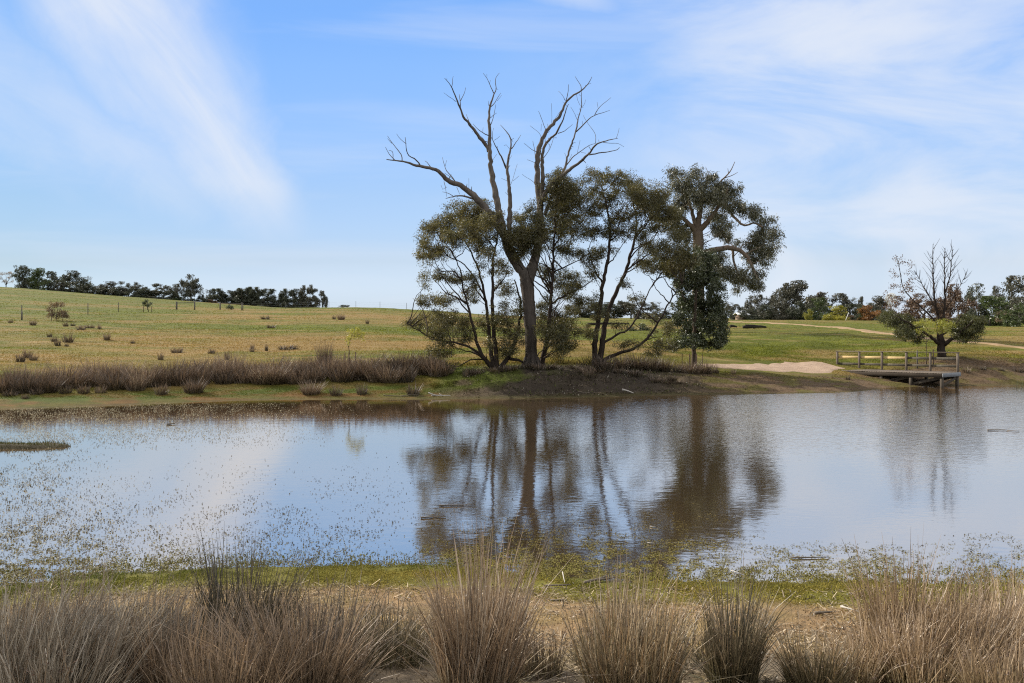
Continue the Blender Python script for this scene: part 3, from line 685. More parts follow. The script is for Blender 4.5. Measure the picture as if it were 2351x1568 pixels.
LIMBS = [
  [  # the low left limb
    (in3(c4, [(885, 720), (868, 660), (820, 600), (775, 520), (742, 430)]) + C3(1146, 1445, 1100, 1400, 1050, 1310, 985, 1230, 920, 1165, 860, 1095, 790, 1050, 700, 1020, 645, 985, 620, 940, 560, 910, 480, 895, 400, 880, 320, 850, 240, 840, 172, 833), .30, .02, 0, -1.8),
    (C3(240, 838, 190, 790, 170, 760, 163, 732), .022, .010, -1.7, -1.9), (C3(225, 815, 232, 775, 205, 745, 190, 760), .018, .009, -1.7, -1.5),
    (C3(300, 845, 305, 805, 270, 760, 220, 700, 180, 640), .028, .010, -1.6, -1.2), (C3(215, 700, 195, 680, 180, 660), .014, .008, -1.3, -1.5),
    (C3(450, 885, 420, 835, 385, 815, 340, 800, 335, 740, 325, 650), .035, .012, -1.4, -2.3), (C3(335, 705, 285, 670, 255, 622), .014, .008, -2.0, -2.2),
    (C3(535, 895, 510, 860, 488, 845), .02, .012, -1.2, -1.0), (C3(745, 1030, 720, 985, 665, 930, 650, 890, 632, 815), .03, .009, -.9, -.3), (C3(655, 890, 668, 840), .01, .007, -.5, -.4),
    (C3(735, 1010, 690, 970, 650, 945), .018, .009, -.9, -1.3), (C3(890, 1155, 830, 1140, 770, 1130, 720, 1140, 660, 1155), .055, .014, -.7, -1.9), (C3(720, 1135, 680, 1110, 632, 1100), .016, .008, -1.5, -1.3),
    (C3(645, 1015, 660, 1060, 665, 1140), .016, .008, -1.1, -1.4), (C3(750, 1060, 775, 1120), .014, .008, -.9, -1.0), (C3(670, 1060, 635, 1080, 620, 1045), .01, .006, -1.2, -1.1), (C3(800, 1050, 770, 1020), .01, .006, -.8, -.6), (C3(850, 1070, 850, 990), .008, .005, -.7, -.7),
  ], [  # tall straight limb
    (C3(1130, 1420, 1105, 1300, 1085, 1200, 1070, 1120, 1050, 1010, 1030, 900, 1018, 800, 1020, 700, 1022, 600, 1012, 520, 1018, 430, 1030, 370, 1055, 300, 1065, 280), .20, .03, -.1, .9),
    (C3(1060, 290, 1085, 265, 1068, 220, 1065, 170, 1085, 135, 1102, 120), .028, .009, .9, 1.3), (C3(1055, 288, 1035, 240, 1015, 200, 1000, 160, 968, 122), .024, .008, .9, .5), (C3(1020, 210, 1028, 180), .008, .005, .7, .7), (C3(1000, 150, 998, 128), .008, .005, .6, .6),
    (C3(1030, 400, 1070, 370, 1080, 330, 1115, 285), .024, .008, .7, 1.1), (C3(1085, 350, 1120, 305), .01, .006, .9, 1.2), (C3(1030, 490, 1060, 462, 1080, 450), .016, .008, .6, .4), (C3(1025, 560, 1050, 500, 1065, 440, 1072, 380), .02, .008, .5, .2), (C3(1015, 390, 1010, 350), .012, .007, .7, .8), (C3(1068, 250, 1092, 255), .01, .006, .9, .9),
  ], [  # its left fork
    (C3(1015, 770, 990, 710, 940, 650, 890, 580, 840, 530, 800, 480, 785, 420, 760, 370, 735, 300, 710, 235, 680, 190, 650, 163), .10, .010, .4, -1.2),
    (C3(710, 232, 718, 190, 715, 165, 722, 146), .016, .008, -1.0, -.8), (C3(740, 355, 700, 320, 660, 300, 643, 283), .014, .007, -.8, -1.1), (C3(780, 405, 782, 350, 770, 295), .03, .012, -.6, -.3), (C3(782, 348, 815, 290, 825, 240), .02, .008, -.5, -.9),
    (C3(870, 550, 840, 500, 830, 462), .024, .01, -.2, .2), (C3(1010, 635, 960, 610, 910, 575, 885, 540), .026, .009, .4, .0), (C3(1000, 705, 960, 650, 945, 640), .014, .008, .3, .2), (C3(965, 605, 968, 570), .008, .005, .2, .2), (C3(880, 600, 880, 605), .01, .006, .0, .0),
  ], [  # slender middle limb
    (C3(1150, 1500, 1185, 1430, 1187, 1340, 1190, 1200, 1185, 1080, 1172, 980, 1165, 900, 1175, 830, 1195, 750, 1200, 690, 1190, 640, 1150, 590, 1110, 548), .15, .010, -.2, 1.6),
    (C3(1203, 745, 1240, 690, 1265, 655, 1280, 630), .026, .010, 1.2, 1.8), (C3(1160, 910, 1130, 830, 1090, 760, 1060, 700, 1035, 650), .05, .014, .9, .1), (C3(1045, 665, 1045, 610, 1055, 575), .014, .007, .2, .4), (C3(1060, 675, 1085, 660, 1108, 640), .012, .006, .2, .0),
    (C3(1190, 650, 1215, 690), .012, .006, 1.4, 1.2), (C3(1195, 760, 1160, 710, 1140, 720), .01, .006, 1.1, .8), (C3(1190, 1050, 1210, 1010, 1240, 900, 1250, 870), .012, .005, .8, 1.1), (C3(1215, 1010, 1265, 968), .007, .004, .9, 1.1), (C3(1165, 1010, 1120, 990), .008, .004, .8, .6), (C3(1175, 1130, 1150, 1105), .008, .004, .7, .6), (C3(1040, 850, 1080, 790), .008, .004, .6, .5), (C3(1180, 840, 1205, 800), .01, .005, 1.0, 1.2),
  ], [  # the right hand fork and its upright limbs
    (in3(c4, [(884, 740), (905, 660), (932, 580), (952, 490), (963, 400), (970, 300)]) + C3(1436, 1300, 1435, 1250, 1436, 1180, 1428, 1110, 1415, 1040, 1410, 900, 1420, 780, 1445, 690, 1480, 610, 1530, 550, 1590, 490, 1625, 430, 1645, 360, 1700, 310, 1760, 280, 1810, 240, 1850, 190, 1865, 152), .27, .012, 0, 1.4),
    (C3(1775, 270, 1780, 250, 1778, 215, 1740, 180, 1725, 145), .02, .008, 1.2, 1.5), (C3(1830, 215, 1857, 205), .012, .007, 1.3, 1.2), (C3(1650, 350, 1670, 280, 1673, 215), .022, .010, 1.0, .5), (C3(1642, 345, 1625, 300, 1590, 270), .014, .007, 1.0, 1.3), (C3(1738, 295, 1745, 345, 1770, 390), .008, .005, 1.1, 1.0),
    (C3(1490, 605, 1460, 530, 1440, 470, 1425, 435), .018, .009, .7, .2), (C3(1450, 685, 1445, 620, 1400, 590, 1355, 555), .012, .006, .6, 1.0), (C3(1535, 548, 1535, 480, 1532, 400, 1530, 370), .010, .005, .8, .8), (C3(1548, 525, 1570, 480, 1610, 430), .009, .005, .8, 1.0), (C3(1505, 590, 1500, 540), .012, .006, .7, .6),
    (C3(1420, 772, 1370, 760, 1335, 720, 1305, 700), .018, .009, .5, .1), (C3(1402, 850, 1395, 760, 1385, 720, 1378, 680), .018, .010, .5, .7), (C3(1402, 1042, 1370, 1000, 1330, 990, 1290, 955), .012, .006, .3, -.2), (C3(1450, 905, 1400, 860, 1330, 835), .014, .008, .3, .7), (C3(1445, 600, 1448, 540), .009, .005, .7, .5),
  ], [
    (C3(1440, 1200, 1458, 1120, 1460, 1000, 1455, 860, 1458, 790, 1480, 700, 1540, 650, 1580, 610, 1600, 560, 1640, 480, 1655, 400, 1672, 378), .13, .014, .1, -1.4),
    (C3(1585, 618, 1640, 605, 1670, 570, 1705, 545), .022, .010, -1.0, -1.4), (C3(1460, 830, 1500, 780, 1530, 720, 1550, 650), .02, .008, -.5, -.2), (C3(1490, 700, 1520, 710, 1510, 750), .012, .007, -.7, -.9), (C3(1575, 655, 1548, 655), .012, .007, -.9, -.9), (C3(1450, 800, 1435, 770, 1450, 740), .025, .014, -.4, -.3), (C3(1480, 690, 1478, 620), .016, .008, -.7, -.5),
  ], [
    (C3(1460, 1180, 1480, 1100, 1540, 1040, 1610, 970, 1680, 920, 1760, 860, 1830, 800, 1870, 750, 1895, 705, 1960, 685, 2020, 670, 2080, 658), .13, .010, .0, -2.2),
    (C3(2065, 662, 2080, 620, 2090, 575), .010, .005, -2.1, -2.3), (C3(1950, 690, 2030, 705, 2075, 690, 2130, 730), .016, .006, -1.9, -1.5), (C3(1840, 795, 1920, 780, 2000, 770, 2080, 755, 2092, 735), .034, .012, -1.6, -2.6), (C3(1895, 702, 1900, 640, 1885, 600, 1830, 540, 1795, 470), .014, .006, -1.8, -1.2), (C3(1925, 690, 1920, 670), .008, .005, -1.9, -1.9), (C3(1830, 800, 1840, 770), .01, .006, -1.6, -1.5),
  ], [
    (C3(1478, 1290, 1530, 1140, 1590, 1010, 1650, 880, 1665, 800, 1700, 700, 1735, 600, 1750, 500, 1780, 400, 1778, 300, 1775, 225), .085, .010, .2, 1.9),
    (C3(1735, 605, 1800, 540, 1850, 490, 1890, 465, 1950, 450, 2012, 428), .035, .009, 1.3, 2.0), (C3(1888, 466, 1915, 410, 1960, 370, 2000, 345, 2022, 323), .02, .007, 1.6, 1.2), (C3(1915, 405, 1908, 360), .007, .004, 1.5, 1.5), (C3(1746, 510, 1720, 450, 1690, 400), .012, .006, 1.5, 1.1), (C3(1655, 880, 1720, 800, 1770, 770, 1830, 720, 1890, 702), .03, .010, .9, 1.4), (C3(1745, 780, 1760, 710, 1768, 675), .008, .004, 1.1, 1.0), (C3(1775, 775, 1815, 782), .009, .005, 1.2, 1.0), (C3(1675, 840, 1700, 790), .009, .005, .9, .8), (C3(1790, 555, 1785, 515), .008, .004, 1.4, 1.4), (C3(1640, 780, 1660, 830), .006, .004, .9, .9), (C3(1780, 400, 1805, 380, 1812, 340), .007, .004, 1.7, 1.8),
  ],
]
for sp in LIMBS:
    limb_geo(sp).build('limb', M_BARK_DEAD, dead, True, org)

def full_tree(name, label, cat, base, stems, bl, dens, nleaf, lsize, crad, bark, leaf, seed, group=None, droop=.5, flat=.7, extra=None, growkw={}, limbs=0):
    r = np.random.default_rng(seed)
    t = thing(name, base, label, cat, group); org = np.array(t.location)
    cs = clusters_of(bl, dens, r)
    cs[:, 2] = np.maximum(cs[:, 2], height(cs[:, 0], cs[:, 1]) + .12)
    if limbs:      # a limb from the stems up into every leaf mass
        sp = np.vstack([resample(p, .15)[0][3:] for p, a, b in stems]); new = []
        for c, e in bl:
            d = c - sp; hz = np.hypot(d[:, 0], d[:, 1]); dist = np.sqrt((d ** 2).sum(1))
            j = int(np.argmin(dist * .7 + 1.6 * np.abs(d[:, 2] - limbs * hz) + .6 * r.random(len(sp))))
            L = dist[j]
            if L < .35: continue
            m = (sp[j] + c) / 2 + np.array([0, 0, -.10 * L]) + r.normal(size=3) * .06 * L
            q = sp[j] * .75 + c * .25 + np.array([0, 0, -.02 * L]) + r.normal(size=3) * .03 * L
            new.append((np.array([sp[j], q, m, (m + c) / 2 + r.normal(size=3) * .05 * L, c]), .010 + .011 * min(L, 3.0), .006))
        stems = list(stems) + new
    g = grow(stems, cs, r, **growkw)
    if extra:
        for pts, r0, r1 in extra:
            Q, tt = resample(pts, .2); g.tube(Q, r0 + (r1 - r0) * tt, 5)
    g.build('trunk', bark, t, True, org)
    V, f = leaves(cs, crad * (.5 + .9 * r.random(len(cs))), nleaf, lsize, r, droop, flat)
    V[:, 2] = np.maximum(V[:, 2], -9)
    link('crown', mesh_np('crown', V - org, f, leaf), t)
    return t

# ----- wattles on the mound
r = np.random.default_rng(31)
T = lambda cv, D, d1, r0, r1, *p: (trace(cv, [p[i:i + 2] for i in range(0, len(p), 2)], D, 0, d1, r, .12), r0, r1)
DA = 43.9
A_st = [T(c4, DA, 1.0, .13, .03, 658, 1290, 648, 1230, 640, 1150, 622, 950, 600, 800, 560, 640, 520, 540, 470, 440), T(c4, DA, -.6, .15, .03, 682, 1290, 678, 1200, 665, 1100, 650, 900, 655, 750, 650, 560, 690, 420, 690, 330),
        T(c4, DA, -1.2, .11, .02, 645, 1288, 600, 1225, 560, 1170, 530, 1030, 490, 880, 455, 740, 440, 620, 380, 520), T(c4, DA, -1.8, .08, .02, 640, 1285, 590, 1215, 520, 1160, 430, 1120, 300, 1110, 200, 1070, 80, 990),
        T(c4, DA, 1.4, .13, .03, 705, 1290, 770, 1200, 810, 1100, 845, 950, 840, 820, 800, 700), T(c4, DA, .5, .09, .04, 770, 1228, 830, 1238, 900, 1262), T(c4, DA, 1.8, .05, .02, 655, 790, 700, 730, 770, 640), T(c4, DA, .4, .05, .015, 600, 800, 520, 660, 450, 580, 330, 530, 220, 520)]
A_bl = [(480, 260, 110, 80), (380, 290, 80, 70), (330, 370, 120, 55), (225, 360, 55, 45), (235, 500, 85, 50), (190, 450, 50, 35), (560, 280, 110, 90), (650, 330, 80, 80), (420, 420, 120, 50), (570, 430, 100, 55), (310, 520, 80, 35), (180, 545, 40, 20), (270, 670, 90, 28), (200, 690, 30, 18), (400, 690, 90, 34), (230, 835, 70, 34), (190, 860, 30, 20), (340, 830, 75, 30), (520, 800, 60, 45), (610, 520, 70, 40), (300, 940, 60, 40), (390, 970, 110, 50), (180, 990, 100, 26), (90, 985, 55, 14), (300, 1060, 110, 40), (330, 1165, 100, 45), (260, 1220, 55, 34), (480, 1070, 80, 40), (720, 620, 60, 45), (740, 760, 70, 45), (540, 690, 60, 30), (720, 940, 80, 70), (780, 1060, 90, 80), (740, 1170, 80, 50), (590, 1000, 70, 40), (840, 900, 50, 60), (500, 350, 70, 50), (300, 320, 40, 40)]
full_tree('wattle_tree', 'multi-stemmed wattle with low spreading foliage left of the dead tree', 'tree', G(1132, DA), A_st, survey_blobs(c4, fuller(A_bl, r), DA, 2.2, r), 30, 66, (.10, .030), .29, M_BARK_DARK, M_WATTLE, 41, 'wattles on the mound', flat=.75, growkw=dict(rtip=.006), limbs=1.0)
DB = 45.0
B_st = [T(c4, DB, -.3, .15, .02, 985, 1285, 990, 1230, 1010, 1150, 1035, 1000, 1045, 800, 1060, 600, 1065, 400, 1075, 230, 1090, 120), T(c4, DB, .8, .06, .015, 1043, 860, 1150, 800, 1290, 730, 1370, 670), T(c4, DB, 1.2, .06, .015, 1045, 790, 1010, 740, 960, 650, 945, 590, 900, 470), T(c4, DB, -.9, .05, .015, 1055, 660, 1130, 610, 1220, 580, 1280, 530), T(c4, DB, -1.0, .06, .02, 950, 1280, 930, 1150, 900, 1040, 880, 940), T(c4, DB, 1.4, .05, .015, 1062, 480, 1130, 380, 1200, 250)]
B_bl = [(900, 370, 100, 80, -1.9), (760, 420, 60, 55, -2.0), (850, 420, 80, 55, -2.1), (930, 420, 55, 70, -2.1), (965, 330, 45, 55, -2.0), (830, 530, 60, 34, -2.0), (830, 310, 60, 60), (920, 240, 60, 50), (800, 430, 85, 60, -1.8), (890, 480, 100, 45, -1.9), (1060, 130, 90, 90), (1130, 60, 90, 60), (1210, 110, 110, 80), (1150, 230, 120, 90), (1060, 320, 90, 70), (1200, 360, 110, 80), (1130, 500, 110, 50), (1010, 640, 80, 40), (1150, 680, 110, 40), (1230, 740, 80, 30), (1080, 750, 60, 30), (1250, 850, 90, 34), (990, 900, 80, 50), (1110, 950, 100, 40), (1050, 1060, 110, 60), (1150, 1120, 70, 34), (1090, 1180, 60, 40), (1180, 1030, 70, 34), (1310, 550, 80, 40), (1080, 20, 60, 50), (1010, 420, 60, 50), (1000, 1000, 60, 50), (1170, 800, 60, 24)]
full_tree('wattle_tree', 'dark slender wattle close behind the right of the dead trunk', 'tree', G(1245, DB), B_st, survey_blobs(c4, fuller(B_bl, r), DB, 2.0, r), 30, 66, (.10, .030), .29, M_BARK_DARK, M_WATTLE, 42, 'wattles on the mound', flat=.8, growkw=dict(rtip=.006), limbs=1.0)
DC = 45.4
C_st = [T(c5, DC, -.8, .17, .03, 70, 1412, 62, 1330, 60, 1250, 90, 1050, 110, 880, 150, 700, 160, 500, 130, 350, 100, 250), T(c5, DC, .9, .18, .03, 92, 1412, 105, 1280, 120, 1150, 150, 1020, 210, 900, 270, 750, 310, 600, 330, 480, 290, 300), T(c5, DC, -1.8, .11, .02, 95, 1385, 130, 1335, 200, 1310, 310, 1280, 400, 1210, 470, 1100, 520, 1000, 560, 940, 610, 860), T(c5, DC, 1.6, .07, .02, 118, 1240, 200, 1190, 270, 1165, 330, 1080, 400, 920, 450, 840), T(c5, DC, -.5, .06, .02, 112, 870, 60, 780, 20, 650), T(c5, DC, 1.8, .05, .015, 255, 790, 340, 720, 440, 660, 540, 640), T(c5, DC, .4, .05, .015, 310, 590, 400, 470, 480, 400)]
C_bl = [(40, 230, 60, 60), (110, 190, 50, 40), (190, 210, 60, 50), (280, 250, 80, 60), (340, 300, 70, 55), (435, 300, 85, 60), (480, 380, 90, 70), (380, 400, 90, 60), (530, 430, 60, 50), (150, 320, 100, 60), (40, 370, 80, 80), (250, 440, 100, 55), (60, 530, 80, 45), (210, 550, 100, 38), (440, 500, 90, 40), (360, 560, 60, 28), (100, 670, 90, 34), (420, 640, 110, 42), (530, 660, 110, 50), (450, 740, 110, 45), (570, 760, 80, 50), (340, 740, 55, 28), (640, 700, 80, 60), (250, 860, 50, 18), (50, 800, 50, 34), (210, 1130, 60, 16), (260, 1240, 70, 22), (430, 1090, 60, 26), (430, 1290, 50, 28), (510, 1250, 70, 38), (540, 1150, 60, 40), (25, 1180, 50, 40), (330, 180 + 120, 50, 40), (580, 560, 60, 40), (70, 1010, 50, 20), (330, 960, 60, 14)]
full_tree('wattle_tree', 'wattle with two dark stems and a long low limb at the mound\'s right end', 'tree', G(1372, DC), C_st, survey_blobs(c5, fuller(C_bl, r), DC, 2.2, r), 28, 68, (.10, .030), .29, M_BARK_DARK, M_WATTLE, 43, 'wattles on the mound', flat=.75, growkw=dict(rtip=.006), limbs=1.0)

# ----- the big gum behind and the dense young tree under it
DE = 74.0
E_st = [T(c5, DE, 0, .50, .36, 705, 1330, 712, 1150, 714, 900, 716, 760, 715, 650, 710, 540), T(c5, DE, -.8, .24, .06, 706, 545, 660, 490, 610, 450, 560, 400, 520, 380), T(c5, DE, 1.0, .13, .04, 650, 500, 560, 510, 480, 545), T(c5, DE, .6, .26, .06, 706, 540, 720, 430, 740, 330, 765, 240, 770, 190), T(c5, DE, -1.4, .24, .05, 712, 540, 770, 480, 830, 400, 880, 330, 900, 270), T(c5, DE, -.4, .18, .05, 704, 540, 680, 430, 650, 330, 610, 280, 580, 200), T(c5, DE, -1.8, .27, .07, 722, 690, 770, 668, 820, 655, 880, 640, 960, 645, 1020, 690, 1060, 770, 1085, 840), T(c5, DE, -2.2, .12, .05, 880, 345, 930, 440, 1000, 505, 1060, 480, 1120, 510), T(c5, DE, -1.5, .1, .04, 930, 645, 935, 720, 960, 800, 1000, 850, 1050, 870), T(c5, DE, 1.5, .12, .04, 716, 720, 780, 740, 850, 760)]
E_ex = [T(c5, DE, -.8, .06, .02, 650, 340, 615, 290, 560, 272, 520, 262, 490, 245, 480, 240), T(c5, DE, -1.0, .02, .012, 492, 246, 490, 210), T(c5, DE, -.4, .09, .02, 800, 300, 850, 225, 890, 190, 920, 155, 935, 120, 945, 98), T(c5, DE, -.4, .035, .015, 880, 200, 925, 188, 962, 165), T(c5, DE, -.4, .03, .012, 905, 175, 900, 140), T(c5, DE, .3, .03, .012, 790, 200, 770, 155, 760, 130), T(c5, DE, .3, .02, .01, 775, 165, 795, 150)]
E_bl = [(575, 180, 55, 45), (685, 175, 45, 40), (770, 215, 75, 50), (640, 250, 80, 60), (860, 260, 80, 60), (940, 290, 55, 45), (730, 330, 90, 60), (620, 370, 80, 60), (840, 350, 90, 60), (930, 370, 60, 45), (550, 460, 90, 60), (620, 560, 70, 50), (800, 440, 80, 40), (850, 540, 50, 50), (1010, 395, 60, 45), (1080, 425, 65, 45), (1150, 480, 50, 45), (1185, 560, 50, 50), (1110, 560, 60, 45), (1050, 610, 65, 45), (1130, 650, 70, 50), (1060, 700, 70, 40), (1190, 640, 40, 34), (1140, 725, 34, 34), (960, 615, 34, 25), (1010, 780, 50, 34), (960, 830, 50, 40), (1050, 860, 50, 34), (1095, 805, 40, 40), (955, 895, 30, 20), (1100, 885, 24, 20), (850, 700, 60, 50), (800, 770, 80, 55), (880, 800, 50, 50), (700, 620, 40, 40), (560, 250, 40, 40), (900, 480, 30, 30)]
E_st = [(p_, a_ * 1.19, b_ * 1.19) for p_, a_, b_ in E_st]; E_ex = [(p_, a_ * 1.19, b_ * 1.19) for p_, a_, b_ in E_ex]
full_tree('gum_tree', 'big rough-barked gum with dead topmost branches and clumps hanging out to the right', 'tree', G(1601, DE), E_st, survey_blobs(c5, fuller(E_bl, r, .95, .98, .5), DE, 2.6, r), 10, 95, (.22, .055), .52, M_BARK_EUC, M_EUC, 44, None, droop=1.5, flat=1.0, extra=E_ex, growkw=dict(rtip=.009, up=.2, step=.4, rmax=.14), limbs=.7)
DD = 49.0
D_st = [T(c5, DD, 0, .15, .03, 683, 1412, 685, 1280, 690, 1100, 700, 900, 700, 700), T(c5, DD, .6, .05, .015, 688, 1180, 760, 1080, 830, 1000), T(c5, DD, -.6, .05, .015, 690, 1120, 640, 1000, 600, 900), T(c5, DD, -.6, .04, .015, 686, 1290, 640, 1240, 580, 1200)]
D_bl = [(660, 700, 100, 65), (570, 790, 75, 55), (745, 720, 85, 65), (640, 860, 85, 75), (760, 850, 95, 85), (825, 900, 60, 70), (630, 980, 80, 80), (720, 1000, 100, 100), (835, 1010, 70, 75), (870, 1095, 50, 55), (600, 1090, 65, 60), (680, 1120, 90, 75), (800, 1130, 90, 80), (860, 1190, 45, 55), (850, 1262, 42, 36), (735, 1230, 80, 55), (650, 1220, 75, 45), (570, 1255, 55, 34), (800, 1255, 40, 34), (690, 780, 80, 70), (530, 740, 60, 45)]
full_tree('evergreen_tree', 'dense dark young evergreen with ragged skirt standing among stakes by the clay path', 'tree', G(1590, DD), D_st, survey_blobs(c5, D_bl, DD, 1.5, r), 14, 170, (.12, .05), .28, M_BARK_SAP, M_DENSE, 45, None, flat=.85)

# ----- a gum on the near bank, left of the view; its shade lies over the left foreground
rs_ = np.random.default_rng(57); bs_ = np.array([-11.6, 12.2, 0]); bs_[2] = H(bs_[0], bs_[1])
S_st = [(bs_ + np.array([[0, 0, -.1], [.1, .1, 1.5], [.3, 0, 3.2]]), .26, .18), (bs_ + np.array([[.3, 0, 3.1], [-.8, .5, 5], [-1.4, 1.0, 7.4]]), .14, .04), (bs_ + np.array([[.3, 0, 3.1], [1.0, -.6, 5], [1.5, -1.2, 7.6]]), .14, .04), (bs_ + np.array([[.3, 0, 3.0], [.6, 1.1, 4.6], [.5, 1.9, 6.4]]), .12, .04)]
S_bl = [(bs_ + np.array([math.cos(a_) * q_, math.sin(a_) * q_, z_]), np.array([.85, .85, .6])) for a_, q_, z_ in [(k_ * 2.4, .7 + 1.9 * rs_.random(), 3.4 + 5.2 * rs_.random()) for k_ in range(26)]]
full_tree('gum_tree', 'spreading gum rooted on the near bank just outside the left edge', 'tree', bs_, S_st, S_bl, 4.5, 110, (.15, .05), .42, M_BARK_EUC, M_EUC, 58, None, droop=1.0, flat=.9, growkw=dict(rtip=.009, step=.4))

# ----- bare topped tree by the jetty
DJ = 53.0
J_st = [T(c6, DJ, 0, .26, .17, 1722, 1056, 1718, 980, 1712, 900, 1703, 840), T(c6, DJ, .6, .095, .012, 1700, 860, 1692, 750, 1665, 600, 1655, 400, 1655, 190), T(c6, DJ, -.5, .095, .012, 1722, 860, 1742, 720, 1746, 600, 1742, 400, 1745, 220), T(c6, DJ, -1.0, .05, .010, 1745, 570, 1775, 480, 1792, 400, 1800, 260, 1812, 230), T(c6, DJ, 1.0, .05, .010, 1690, 730, 1640, 610, 1595, 540, 1550, 450, 1508, 390), T(c6, DJ, -.8, .14, .03, 1740, 960, 1800, 920, 1880, 850, 1960, 780), T(c6, DJ, -1.2, .12, .03, 1700, 950, 1640, 900, 1560, 850, 1480, 800, 1380, 745), T(c6, DJ, .9, .045, .010, 1680, 790, 1600, 700, 1500, 620, 1420, 520, 1400, 380, 1370, 270), T(c6, DJ, -.6, .032, .008, 1750, 700, 1830, 560, 1890, 470, 1915, 395), T(c6, DJ, 1.2, .055, .012, 1735, 880, 1850, 780, 1900, 650, 1945, 560), T(c6, DJ, .9, .035, .008, 1660, 690, 1580, 560, 1560, 430, 1500, 340), T(c6, DJ, -.9, .03, .008, 1746, 640, 1700, 500, 1690, 380)]
rj = np.random.default_rng(51)
J_tw = []
J_st = J_st[:10]
for (P, r0, r1) in J_st[1:5] + J_st[8:9]:
    Q, t = resample(P, .3)
    for k in range(2, len(Q) - 1):
        for _ in range(3):
            if rj.random() < .8:
                d = Q[min(k + 1, len(Q) - 1)] - Q[k]; d /= np.linalg.norm(d) + 1e-9
                o = rj.normal(size=3); o -= o.dot(d) * d; o /= np.linalg.norm(o); L = (.35 + .75 * rj.random()) * (1.1 - .6 * t[k])
                e = d * .8 + o * .8; e[2] += .25
                m = Q[k] + e * L * .5 + rj.normal(size=3) * .04
                J_tw.append(([Q[k], m, Q[k] + e * L + np.array([0, 0, .1])], .014, .005))
J_bl = [(1330, 760, 70, 60), (1420, 790, 80, 60), (1500, 850, 80, 55), (1400, 850, 60, 45), (1540, 900, 60, 34), (1850, 830, 80, 60), (1940, 800, 90, 70), (2000, 790, 45, 55), (1900, 890, 90, 40), (1980, 870, 50, 40), (1880, 760, 50, 30), (1290, 740, 40, 34), (1450, 880, 60, 34)]
full_tree('paperbark_tree', 'dark-trunked tree with bare upright top branches and leafy skirt behind the jetty', 'tree', G(2161, DJ), J_st, survey_blobs(c6, fuller(J_bl, r, 1.15, 1.25), DJ, 1.8, r), 16, 120, (.11, .034), .33, M_BARK_DARK, leaf_mat('skirt_leaf', [(.028, .036, .009), (.065, .07, .016), (.14, .13, .03)], .3, .45), 46, None, extra=J_tw, flat=.6)
# thin autumn leaves still held on its left branches
jo = [o for o in bpy.data.objects if o.name.startswith('paperbark_tree')][0]
bl = survey_blobs(c6, [(1390, 310, 50, 50), (1470, 330, 40, 40), (1380, 420, 45, 50), (1450, 430, 50, 50), (1340, 520, 45, 50), (1420, 540, 60, 50), (1480, 520, 40, 40), (1320, 600, 40, 50), (1400, 640, 70, 50), (1500, 640, 60, 50), (1460, 480, 60, 60), (1560, 660, 60, 50)], DJ + .7, .7, r)
cs = clusters_of(bl, 7, rj)
V, f = leaves(cs, .24, 22, (.10, .05), rj, .4, .9)
M_RUST = leaf_mat('withered_leaf', [(.06, .035, .02), (.15, .085, .045), (.24, .15, .085)], .3, .3)
link('withered_foliage', mesh_np('withered_foliage', V - np.array(jo.location), f, M_RUST), jo)
gt = grow([J_st[7], J_st[4]], cs, rj, rtip=.005)
gt.build('twigs', M_BARK_DARK, jo, True, np.array(jo.location))

# ----------------------------------------------------------------- rushes
RUSH = [(.0, (.07, .052, .032)), (.2, (.115, .094, .042)), (.4, (.20, .152, .092)), (.62, (.285, .215, .13)), (.8, (.34, .215, .10)), (.92, (.42, .325, .20)), (1.0, (.56, .47, .33))]
M_RUSH = blade_mat('brown_rush_stem', RUSH, .22, (.085, .085, .025))
M_RUSH_GREY = blade_mat('grey_rush_stem', [(.0, (.062, .05, .036)), (.25, (.135, .11, .078)), (.5, (.23, .19, .135)), (.75, (.34, .285, .205)), (.9, (.27, .18, .10)), (1, (.54, .47, .36))], .2, (.07, .07, .03))
M_RUSH_RUST = blade_mat('russet_rush_stem', [(.0, (.07, .05, .032)), (.25, (.16, .115, .072)), (.5, (.27, .195, .125)), (.75, (.36, .245, .145)), (.9, (.30, .24, .17)), (1, (.52, .43, .32))], .22, (.09, .09, .025))
M_RUSH_DARK = blade_mat('olive_rush_stem', [(.0, (.05, .042, .026)), (.3, (.12, .10, .055)), (.6, (.20, .155, .095)), (.85, (.28, .205, .125)), (1, (.42, .34, .24))], .2, (.06, .07, .02))
M_RUSH_PALE = blade_mat('straw_rush_stem', [(.0, (.14, .095, .05)), (.4, (.28, .195, .11)), (.75, (.40, .28, .16)), (1, (.55, .43, .30))], .28, (.13, .13, .035))
M_RUSH_FAR = blade_mat('far_rush_stem', [(.0, (.038, .028, .016)), (.35, (.10, .068, .042)), (.7, (.19, .125, .078)), (.9, (.28, .19, .12)), (1.0, (.40, .31, .20))], .22, (.05, .045, .018))
M_SEED = blade_mat('rush_seed_head', [(0, (.05, .03, .02)), (1, (.16, .09, .05))], .1)
